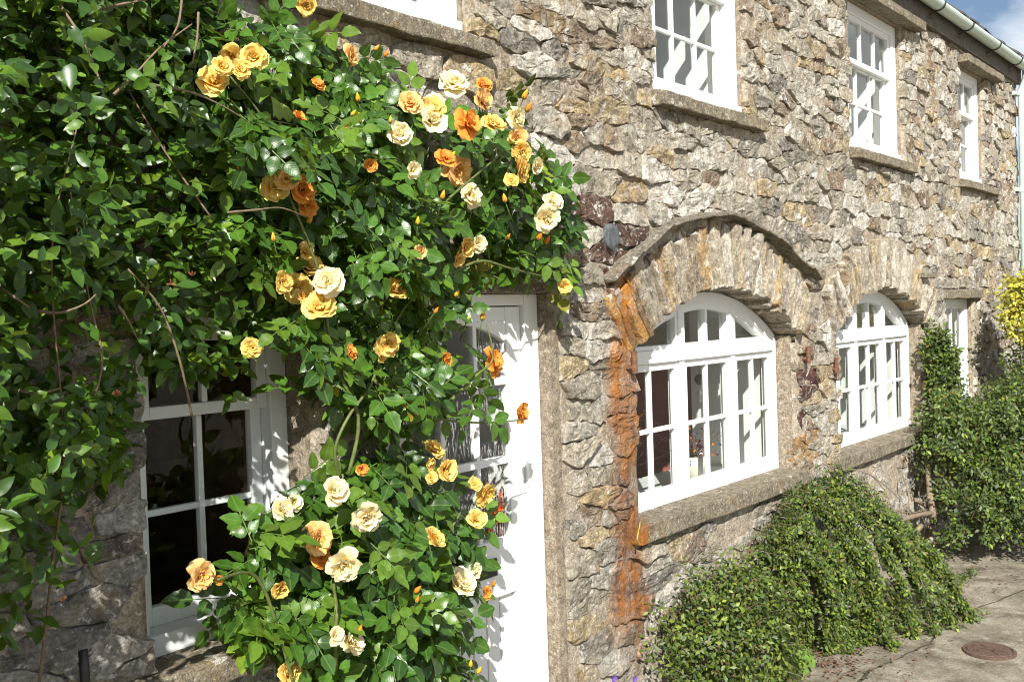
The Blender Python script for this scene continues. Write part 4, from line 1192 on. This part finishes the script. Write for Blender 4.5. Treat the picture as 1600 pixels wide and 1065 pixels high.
def stamens(seed):
    r = np.random.default_rng(seed); m_ = MB()
    for i in range(16):
        a = r.uniform(0, 6.28); d = Vector((math.cos(a) * .16, math.sin(a) * .16, .30)) * r.uniform(.7, 1.1); e = Vector((-math.sin(a), math.cos(a), 0)) * .012
        m_.add([Vector((0, 0, .02)) - e, Vector((0, 0, .02)) + e, d + e * 2, d - e * 2], [(0, 1, 2, 3)])
    m_.c = [(0.62, 0.34, 0.02)] * len(m_.v)
    return m_.mesh("stamens", M['petal'])
STAM = stamens(4)
for i, ((u, v, w, k), p) in enumerate(zip(FLOWERS, FLP)):
    t = bush if (v > 690 and not (640 < u < 720 and v < 760)) else rose
    pos = un(u, v, -p); size = w * ((pos - CC) @ fw) / F
    nrm = Vector((random.uniform(-.9, .35), -1.0, random.uniform(-.45, .85))).normalized()
    q_ = nrm.to_track_quat('Z', 'Y').to_matrix() @ Matrix.Rotation(random.uniform(0, 6.28), 3, 'Z')
    me = BLOOM[(k, random.choice([0, 1, 3, 4, 5, 2]) if w > 28 else 2)]
    ob = link("rose_flower", me); set_parent(ob, t)
    mw = (q_ * size * 1.12).to_4x4(); mw.translation = Vector(pos); ob.matrix_basis = mw
    if w > 30:
        so = link("stamens", STAM, ob); so.scale = (.9, .9, .9)
def bud_mesh(kind):
    m_ = MB(); c0, c1 = KIND[kind]; n = 9
    prof = [(0.02, 0), (.17, .08), (.25, .28), (.23, .5), (.15, .75), (.03, 1.0)]
    m_.lathe(prof, n=n); cols = []
    for j, (rr, h) in enumerate(prof): cols += [tuple(np.array(c1) * (0.9 + .3 * h) if h > .2 else (0.10, .17, .03))] * n
    for a in range(5):
        t = a * 1.256; x, y = math.cos(t), math.sin(t)
        m_.add([(x * .17 - y * .07, y * .17 + x * .07, .08), (x * .17 + y * .07, y * .17 - x * .07, .08), (x * .34, y * .34, .52)], [(0, 1, 2)]); cols += [(0.10, .17, .03)] * 3
    k0 = len(m_.v); m_.tube([(0, 0, .02), (.1, .05, -.9), (.35, .1, -2.4)], .055, .05, n=5); cols += [(.10, .16, .035)] * (len(m_.v) - k0)
    m_.c = cols; return m_.mesh("rose_bud", M['petal'], True)
BUD = [bud_mesh(3), bud_mesh(2), bud_mesh(1)]
for i, (u, v) in enumerate(BUDS):
    p = fl_p(u, v) + .01; pos = un(u, v, -p); t = bush if v > 800 else rose
    nrm = Vector((random.uniform(-.5, .5), random.uniform(-.9, -.1), 1.0)).normalized()
    q_ = nrm.to_track_quat('Z', 'Y').to_matrix(); sz = 15 * ((pos - CC) @ fw) / F * random.uniform(.8, 1.2)
    ob = link("rose_bud", BUD[random.choice([0, 0, 1, 2])]); set_parent(ob, t); mw = (q_ * sz).to_4x4(); mw.translation = Vector(pos); ob.matrix_basis = mw

# --- honeysuckle on the left
def honey_dens(u, v):
    d = 1.0
    if 40 < u < 215 and 455 < v < 600: d = 0.18
    if 130 < u < 215 and 640 < v < 760: d *= 0.5
    if v > 800: d *= 0.45
    if v > 900: d *= 0.7
    if 20 < u < 130 and 30 < v < 230: d *= 0.45
    if u > 300: d *= 0.7
    if 220 < u < 330 and 560 < v < 640: d *= 0.6
    if 190 < u < 430 and 130 < v < 600: d *= 0.6
    if 60 < u < 430 and 100 < v < 620: d *= 0.75
    if u < 0: return 0.72  # unseen growth past the left edge, added and kept dense for shade
    d *= 1.0 if lump(u, v, 35.0) > 0.04 else 0.2
    return d
honey = thing("honeysuckle", "dark green honeysuckle covering the wall and window head left of the roses", "climber", (1.3, -0.1, 0.0))
P, S, f, key, r = cloud(HONEY_P, 21000, 71, 0.14, 0.60, 150, honey_dens, 0.052, 0.55, 1.3, flowers=True)
P2, S2, f2, key2, r = cloud([(0, -150), (330, -150), (330, 30), (410, 120), (430, 300), (420, 450), (380, 580), (300, 600), (225, 560), (205, 640), (190, 740), (120, 780), (100, 880), (0, 960)], 4200, 72, 0.05, 0.26, 60, lambda u, v: 0.25 if (40 < u < 215 and 470 < v < 600) or v > 800 else 1.0, 0.060, 0.6, 1.2)
P, S, f, key = np.concatenate([P, P2]), np.concatenate([S, S2]), np.concatenate([f, f2]), np.concatenate([key, key2 * .1])
R = leaf_orient(len(P), r, (-0.2, -1.0, 0.75), 0.65, (0.1, -0.5, 0.05), 0.8)
cols = np.array([(0.042, 0.096, 0.010), (0.068, 0.142, 0.012), (0.030, 0.070, 0.012), (0.105, 0.175, 0.040), (0.13, 0.215, 0.016)])
tn = cols[r.choice(5, len(P), p=[.32, .28, .22, .1, .08])] * np.clip(r.normal(1, .18, (len(P), 1)), .6, 1.5)
foliage(honey, [HONEY] * 4, P, R, S, tn, M['honeyleaf'], 300, key)
canes(honey, [[(95, 10, .3), (125, 55, .38), (150, 110, .42), (162, 148, .42)], [(178, 148, .42), (215, 112, .42), (250, 75, .4), (300, 38, .38)], [(150, 15, .38), (195, 6, .4), (245, -3, .4)], [(285, -10, .3), (278, 40, .38), (255, 75, .4)],
              [(310, 20, .36), (308, 60, .38), (300, 100, .38)], [(60, 486, .42), (95, 488, .45), (130, 476, .46), (150, 460, .46)], [(0, 450, .4), (20, 462, .45), (45, 480, .45)], [(185, 478, .44), (200, 500, .42), (215, 530, .36)],
              [(30, 610, .4), (60, 614, .44), (95, 606, .44)], [(120, 690, .1), (140, 640, .25), (160, 560, .3), (140, 470, .3), (110, 300, .3)], [(60, 1080, .08), (80, 900, .12), (100, 700, .2), (80, 400, .3), (120, 200, .3)], [(300, 650, .3), (280, 560, .35), (250, 480, .35), (200, 420, .35)]],
      0.0042, 0.0022, M['dryt'], wob=0.35)
def small_tip(u, v, p, col):
    m_ = MB(); c = Vector(un(u, v, -p))
    for i in range(9):
        d = Vector((random.gauss(0, .6), random.gauss(-.3, .5), random.gauss(.6, .5))).normalized() * .013; e = d.cross(Vector((0, 1, .2))).normalized() * .0028
        m_.add([c - e, c + e, c + d + e * .6, c + d - e * .6], [(0, 1, 2, 3)])
    m_.c = [col] * len(m_.v); ob = m_.build("flower_bud", M['petal'], None); set_parent(ob, honey)
for u, v in ((98, 938), (268, 443), (300, 430), (182, 617)): small_tip(u, v, .45, (0.30, 0.12, 0.06))

# ------------------------------------------------------------------ cotoneasters: arching sprays of tiny leaves
def shoot(start, d0, L, r, grav=0.6, step=0.02, side=0.11, out=(0, -1, .5), leaf=0.026, nb=5):
    """a fishbone spray: returns stem points and leaf positions, directions and normals"""
    p = np.array(start, float); d = unit(np.array(d0, float)); pts_ = [p.copy()]; LP, LD, LN, AGE = [], [], [], []
    n = max(3, int(L / step)); out = unit(np.array(out, float))
    for i in range(n):
        d = unit(d + np.array([0, 0, -grav * step]) + r.normal(0, .035, 3)); p = p + d * step
        if p[2] < 0.015: p[2] = 0.015; d[2] = abs(d[2]) * .2; d = unit(d)
        if p[1] > -0.03: p[1] = -0.03
        pts_.append(p.copy())
        nl = unit(out + r.normal(0, .25, 3)); sd = unit(np.cross(d, nl)) * (1 if i % 2 else -1)
        bl = side * (1 - (i / n) ** 2) * r.uniform(.5, 1.1) + .02; bd = unit(sd * 0.85 + d * 0.7 + r.normal(0, .18, 3)); k = max(1, int(nb * bl / side))
        for j in range(k):
            q_ = p + bd * bl * (j + .6) / k
            LP.append(q_); LD.append(unit(bd + (1 if j % 2 else -1) * np.cross(bd, nl) * .9 + r.normal(0, .3, 3))); LN.append(unit(nl + r.normal(0, .45, 3))); AGE.append(i / n)
    return pts_, LP, LD, LN, AGE

COTC = np.array([(0.058, 0.096, 0.014), (0.095, 0.138, 0.016), (0.036, 0.064, 0.014), (0.155, 0.195, 0.024), (0.12, 0.085, 0.03)])
def coto(t, shoots, seed, leaf, probs=(.34, .28, .2, .13, .05), stemr=0.0022, mat='cotleaf', cols=COTC, grad=None):
    r = np.random.default_rng(seed); LP, LD, LN, AG = [], [], [], []; sm = MB()
    for s in shoots:
        pts_, a, b, c, g_ = s; LP += a; LD += b; LN += c; AG += g_
        sm.tube([Vector(x) for x in pts_[::3]], stemr, stemr * .4, n=4, caps=False)
    LP, LD, LN = np.array(LP), np.array(LD), np.array(LN)
    S = leaf * r.uniform(.7, 1.3, len(LP)); tn = cols[r.choice(len(cols), len(LP), p=probs)] * np.clip(r.normal(1, .2, (len(LP), 1)), .5, 1.6) * (0.52 + 0.95 * np.array(AG)[:, None] ** 1.5)   # young leaves at the tips are paler
    v, tr, c, u = scatter(SMALL, LP, frames(LN, LD), S, tn)
    ob = link("foliage", big_mesh("foliage", v, tr, c, u, M[mat]), None, kind='stuff'); set_parent(ob, t)
    ob = sm.build("twigs", M['bark'], None, kind='stuff'); set_parent(ob, t)

# fan-shaped shrub under the near arched window
r = np.random.default_rng(5)
fan = thing("cotoneaster", "fan of long drooping cotoneaster sprays below the near arched window sill", "shrub", (6.3, -0.2, 0), "cotoneaster shrubs along the wall")
sh = []
def fan_ridge(sv):
    x0 = 5.48 + 1.42 * sv; top = 0.96 - 0.34 * max(0, (0.25 - sv) / .25) - 0.20 * max(0, (sv - .72) / .28)
    top *= r.uniform(.93, 1.03); bul = r.choice([.30, .36, .56, .66]) + r.normal(0, .03)
    foot = np.array([np.interp(sv, [0, .35, .7, 1], [5.78, 6.12, 6.62, 7.25]) + r.normal(0, .05), -np.interp(sv, [0, .35, .7, 1], [.22, .46, .76, .84]) + r.normal(0, .05), .03])
    P0 = np.array([x0, -.07, top]); P1 = np.array([x0 + .30 * (foot[0] - x0) + .05, -bul, top * .92])
    return lambda t: (1 - t) ** 2 * P0 + 2 * t * (1 - t) * P1 + t * t * foot
NR = 12
for k in range(NR):
    B = fan_ridge((k + .5 + r.normal(0, .12)) / NR); w = r.uniform(.010, .020)
    for j in range(60):
        t = r.uniform(0, .97); a, b = B(t), B(min(1.05, t + .03)); tan = unit(b - a)
        st = a + r.normal(0, w, 3)
        sh.append(shoot(st, tan + np.array([-.08, -.26, .12]) + r.normal(0, .08, 3), r.uniform(.12, .24), r, 1.2, .016, .027, (-.3, -1, .5), .02, 4))
for k in range(26):   # loose tips running out over the yard
    B = fan_ridge(r.uniform(.35, 1.0)); a, b = B(.8), B(.84)
    sh.append(shoot(a + r.normal(0, .03, 3), unit(b - a) + np.array([.1, -.1, .25]) + r.normal(0, .06, 3), r.uniform(.25, .5), r, 1.6, .017, .028, (-.3, -1, .6), .02, 3))
for i in range(26):   # inner filling
    sv = r.random(); sh.append(shoot((5.4 + 1.5 * sv, -0.05 - r.random() * .1, r.uniform(.1, .6)), (r.normal(.3, .3), -0.6, .1), r.uniform(.2, .35), r, 2.0, 0.022, 0.06))
coto(fan, sh, 3, 0.029, (.30, .26, .20, .19, .05))
m_ = MB()
for i in range(6): m_.tube([(6.1 + .12 * i, -0.05, 0), (6.05 + .14 * i, -0.12, .25), (5.9 + .2 * i, -0.18, .6)], .012, .006, n=6, wob=.2)
ob = m_.build("trunk", M['bark'], None, smooth=True); set_parent(ob, fan)

low = thing("cotoneaster", "small bushy cotoneaster at the foot of the rust-stained pier", "shrub", (4.85, -0.3, 0), "cotoneaster shrubs along the wall")
sh = []
def ball_shoots(c, rad, n, r, L, grav, leaf, side=0.07, nb=4, ydir=True):
    out = []
    for i in range(n):
        d = unit(r.normal(0, 1, 3));
        if d[2] < -.35: d[2] *= -1
        if d[1] > .25: d[1] *= -1
        st = np.array(c) + d * np.array(rad) * r.uniform(.55, .98)
        if st[1] > -.03: st[1] = -.03
        if st[2] < .02: st[2] = .02
        out.append(shoot(st, unit(d * .8 + np.array([.1, -.1, .35]) + r.normal(0, .4, 3)), L * r.uniform(.6, 1.2), r, grav, .02, side, d + np.array([-.1, -.4, .4]), leaf, nb))
    return out
sh += ball_shoots((4.78, -.26, .26), (.44, .24, .42), 420, r, .22, 1.5, .026)
sh += ball_shoots((5.02, -.22, .26), (.30, .2, .30), 220, r, .22, 1.5, .026)
coto(low, sh, 4, 0.031, (.30, .30, .16, .17, .07))
m_ = MB()
for i in range(4): m_.tube([(4.75 + .06 * i, -.25, 0), (4.7 + .09 * i, -.28, .25), (4.6 + .16 * i, -.3, .5)], .01, .005, n=6, wob=.2)
ob = m_.build("trunk", M['bark'], None, smooth=True); set_parent(ob, low)

big = thing("cotoneaster", "large dark cotoneaster mass heaped against the far end of the wall", "shrub", (9.6, -0.4, 0), "cotoneaster shrubs along the wall")
sh = []
for c, rad, n in (((9.15, -.46, .32), (.75, .50, .44), 430), ((9.9, -.48, .70), (.9, .50, .56), 620), ((11.1, -.5, .90), (1.1, .5, .76), 500), ((9.20, -.10, 1.38), (.13, .10, .46), 170), ((9.0, -.2, .95), (.45, .2, .26), 170), ((12.2, -.5, .7), (.8, .5, .7), 160)):
    sh += ball_shoots(c, rad, n, r, .26 if rad[0] > .2 else .15, 1.6, .03, .09 if rad[0] > .2 else .06, 4)
coto(big, sh, 6, 0.041, (.38, .26, .24, .09, .03))
# bare limbs in the gap between the shrubs
def limb(t, pts_, r0, r1, name="branch"):
    m_ = MB(); P_ = [Vector(p) for p in pts_]; sm_ = []
    for i in range(len(P_) - 1):
        a, b, c, d = P_[max(i - 1, 0)], P_[i], P_[i + 1], P_[min(i + 2, len(P_) - 1)]
        for k in range(5):
            s = k / 5; sm_.append(0.5 * ((2 * b) + (c - a) * s + (2 * a - 5 * b + 4 * c - d) * s * s + (3 * b - a - 3 * c + d) * s ** 3))
    sm_.append(P_[-1]); m_.tube(sm_, r0, r1, n=8, wob=.18); ob = m_.build(name, M['bark'], None, smooth=True); set_parent(ob, t)
limb(big, [un(1458, 808, -.28), un(1452, 760, -.22), un(1449, 715, -.14), un(1446, 690, -.1)], .028, .02, "trunk")
limb(big, [un(1385, 835, -.12), un(1398, 856, -.2), un(1415, 858, -.24), un(1428, 835, -.26), un(1440, 820, -.26)], .026, .02)
limb(big, [un(1400, 815, -.2), un(1430, 805, -.24), un(1462, 800, -.28), un(1490, 795, -.3)], .022, .018)
limb(big, [un(1430, 780, -.16), un(1448, 792, -.2), un(1452, 805, -.26)], .018, .014)
# the long loose spray that arches out over the yard
loose = [un(u, v, -p) for u, v, p in ((1285, 722, .16), (1330, 750, .32), (1362, 780, .42), (1400, 825, .52), (1440, 862, .58), (1470, 885, .62), (1495, 910, .64), (1520, 925, .64))]
limb(fan, loose, .007, .002)
for pl in (((1330, 790, .10), (1350, 800, .2), (1372, 830, .3), (1392, 862, .36)), ((1345, 770, .08), (1380, 790, .16), (1420, 800, .24), (1450, 795, .28)), ((1300, 735, .12), (1345, 735, .22), (1385, 760, .32), (1425, 800, .4)),
           ((1360, 740, .06), (1385, 770, .14), (1395, 810, .2), (1390, 850, .2)), ((1410, 740, .08), (1420, 780, .16), (1412, 830, .22), (1400, 862, .22))):
    limb(fan, [un(u, v, -p) for u, v, p in pl], .006, .002)
sh = []
for i in range(len(loose) - 1):
    a, b = np.array(loose[i]), np.array(loose[i + 1])
    for k in range(12):
        sh.append(shoot(a + (b - a) * k / 12, unit(b - a) + r.normal(0, .4, 3), r.uniform(.05, .14), r, 1.0, .02, .03, (-.3, -1, .5), .02, 3))
coto(fan, sh, 9, 0.026)
limb(fan, [un(1322, 800, -.12), un(1335, 782, -.2), un(1352, 782, -.25), un(1385, 815, -.3)], .007, .005)

gold = thing("golden_shrub", "bright yellow leaved shrub at the far right end of the cottage", "shrub", (12.4, -0.45, 0))
GX, _, GZ = un(1588, 512, -.40)
sh = ball_shoots((GX, -.40, GZ), (.46, .3, .40), 150, r, .22, 1.0, .03, .08, 4)
coto(gold, sh, 12, 0.05, (.4, .3, .2, .1), .004, 'goldleaf', np.array([(.50, .45, .05), (.58, .53, .08), (.34, .36, .05), (.22, .28, .04)]))
limb(gold, [(12.4, -.45, 0), (12.38, -.43, .8), (12.36, -.4, 1.7)], .03, .012, "trunk")
fern = thing("bushy_perennial", "olive brown upright perennial in front of the yellow shrub", "plant", (11.6, -0.55, 0))
sh = ball_shoots((11.4, -.6, 1.25), (.75, .3, .42), 90, r, .26, .6, .03, .08, 3)
coto(fern, sh, 15, 0.05, (.3, .3, .2, .1, .1))
limb(fern, [(11.5, -.6, 0), (11.45, -.6, .7), (11.4, -.6, 1.25)], .02, .008, "stem")

# broad leaved weed at the foot of the fan
mallow = thing("mallow", "bright green broad leaved weed growing at the edge of the yard", "plant", tuple(un(1238, 1006, -0.40)))
mallow.location.z = 0
mp = Vector(mallow.location)
for i in range(11):
    m_ = MB(); a0 = random.uniform(0, 6.28); R_ = random.uniform(.035, .062); n = 11
    c = Vector((random.gauss(0, .06), random.gauss(0, .05), random.uniform(.03, .13)))
    vs = [c] + [c + Vector((math.cos(a0 + j * 2 * math.pi / n) * R_ * (1.1 - .16 * (j % 2)), math.sin(a0 + j * 2 * math.pi / n) * R_ * (1.1 - .16 * (j % 2)), random.gauss(.008, .008))) for j in range(n)]
    m_.add(vs, [(0, j + 1, (j + 1) % n + 1) for j in range(n)]); m_.c = [(0.16, .27, .05)] * (n + 1)
    rot = Matrix.Rotation(random.uniform(.3, .9), 3, 'X'); m_.v = [tuple(rot @ (Vector(p) - c) + c) for p in m_.v]
    m_.build("leaf", M['goldleaf'], mallow, smooth=True)
    m_ = MB(); m_.tube([(0, 0, 0), c * .6, c], .003, .002, n=4); m_.build("leaf_stalk", M['cane'], mallow)
# small purple flowers at the foot of the pier
for k, (u, v) in enumerate(((958, 1060), (990, 1061))):
    b = un(u, v, -.14)
    bt = thing("bellflower", ["purple bellflower by the pier foot, nearer the door", "purple bellflower beside the small bushy cotoneaster"][k], "flower", (b[0], b[1], 0), "purple bellflowers at the wall foot")
    m_ = MB(); m_.tube([(0, 0, 0), (.01, 0, b[2] * .6), (0, 0, b[2])], .003, .002, n=5); m_.build("stalk", M['cane'], bt)
    m_ = MB(); c = Vector((0, 0, b[2]))
    for j in range(5):
        a = j * 1.256; d = Vector((math.cos(a), -.4, math.sin(a))).normalized() * .026; e = d.cross(Vector((0, 1, 0))).normalized() * .009
        m_.add([c, c + d * .6 + e, c + d, c + d * .6 - e], [(0, 1, 2, 3)])
    m_.c = [(.22, .10, .55)] * len(m_.v); m_.build("petals", M['petal'], bt)

# ------------------------------------------------------------------ yard details
M['cover'] = plain_mat('brown_iron_cover', (0.105, 0.062, 0.042), 0.85, 0.5, 50, 0.8)
mh = thing("manhole_cover", "small round rusty iron cover set in the concrete yard", "manhole cover", (6.44, -1.20, 0.012))
m_ = MB(); m_.lathe([(.128, -.02), (.128, .006), (.122, .012), (.012, .012), (.010, .005)], n=32); m_.build("lid", M['cover'], mh)
m_ = MB()
for k in range(32):
    t0, t1 = k * math.pi / 16, (k + 1) * math.pi / 16
    m_.add([(r_ * math.cos(t), r_ * math.sin(t), zz) for t, r_, zz in ((t0, .131, .010), (t1, .131, .010), (t1, .150, .009), (t0, .150, .009), (t0, .131, -.02), (t1, .131, -.02), (t1, .152, -.02), (t0, .152, -.02))], [(0, 3, 2, 1), (0, 1, 5, 4), (2, 3, 7, 6)])
m_.build('rim', M['cover'], mh)
m_ = MB()
for a in range(4):
    t = a * math.pi / 4
    m_.box(-.1, .1, -.004, .004, .0125, .0155)
    k = len(m_.v) - 8
    m_.v[k:] = [(x * math.cos(t) - y * math.sin(t), x * math.sin(t) + y * math.cos(t), z_ + a * .0004) for x, y, z_ in m_.v[k:]]
m_.build("rib", M['cover'], mh)
post = thing("trellis_post", "weathered wooden post standing among the rose canes", "post", tuple(np.array(un(648, 830, -.12)) * np.array([1, 1, 0])))
m_ = MB(); m_.box(-.028, .028, -.022, .022, 0, 1.27); m_.build("timber", M['wood'], post, bevel=.004)
m_ = MB(); m_.box(-.03, .03, -.0245, .0245, 1.21, 1.225); m_.build("strap", M['rustiron'], post)
def seam(path, w):
    m_ = MB(); pts_ = []
    for (x0, y0), (x1, y1) in zip(path[:-1], path[1:]):
        for k in range(8): t = k / 8; pts_.append((x0 + (x1 - x0) * t + random.gauss(0, .006), y0 + (y1 - y0) * t + random.gauss(0, .006)))
    vs = []
    for i, (x, y) in enumerate(pts_):
        a, b = pts_[max(i - 1, 0)], pts_[min(i + 1, len(pts_) - 1)]; L = math.hypot(b[0] - a[0], b[1] - a[1]) + 1e-6; nx_, ny_ = -(b[1] - a[1]) / L, (b[0] - a[0]) / L
        ww = w * random.uniform(.3, 1.2); g = 0.018 * mnoise.noise(Vector((x * 1.3, y * 1.3, 4))) + 0.006 * mnoise.noise(Vector((x * 6, y * 6, 2)))
        vs += [(x + nx_ * ww, y + ny_ * ww, g + .004), (x, y, g + .007), (x - nx_ * ww, y - ny_ * ww, g + .004)]
    m_.add(vs, [(3 * i + j, 3 * i + 3 + j, 3 * i + 4 + j, 3 * i + 1 + j) for i in range(len(pts_) - 1) for j in (0, 1)])
    m_.build("dirt_seam", M['seam'], None, kind='stuff', label="dark line of soil along a crack in the concrete yard", category="soil")
M['seam'] = plain_mat("dark_soil", (0.055, 0.045, 0.03), 0.95, 0.5, 60, 0.8)
seam([(5.2, -.75), (5.75, -.72), (6.4, -.86), (7.1, -.80), (7.9, -1.05), (9.0, -1.3)], .010)
# dead leaves swept against the shrubs
r = np.random.default_rng(77); n = 520
X = np.concatenate([r.normal(5.75, .22, n // 2), r.uniform(5.4, 8.6, n // 2)]); Y = np.concatenate([r.normal(-.5, .14, n // 2), r.uniform(-1.0, -.25, n // 2)])
P = np.stack([X, np.minimum(Y, -.05), np.full(n, .022)], 1); tn = np.array([(.15, .065, .04), (.12, .08, .05), (.18, .11, .06)])[r.integers(0, 3, n)]
v, tr, c, u = scatter(SMALL, P, frames(unit(np.array([[0, 0, 1.]]) + r.normal(0, .3, (n, 3))), r.normal(0, 1, (n, 3))), r.uniform(.02, .04, n), tn)
lo_ = link("dead_leaves", big_mesh("dead_leaves", v, tr, c, u, M['litter']), None, kind='stuff', label="scattered reddish dead leaves on the concrete along the shrubs", category="leaf litter")
bpy.context.view_layer.update()
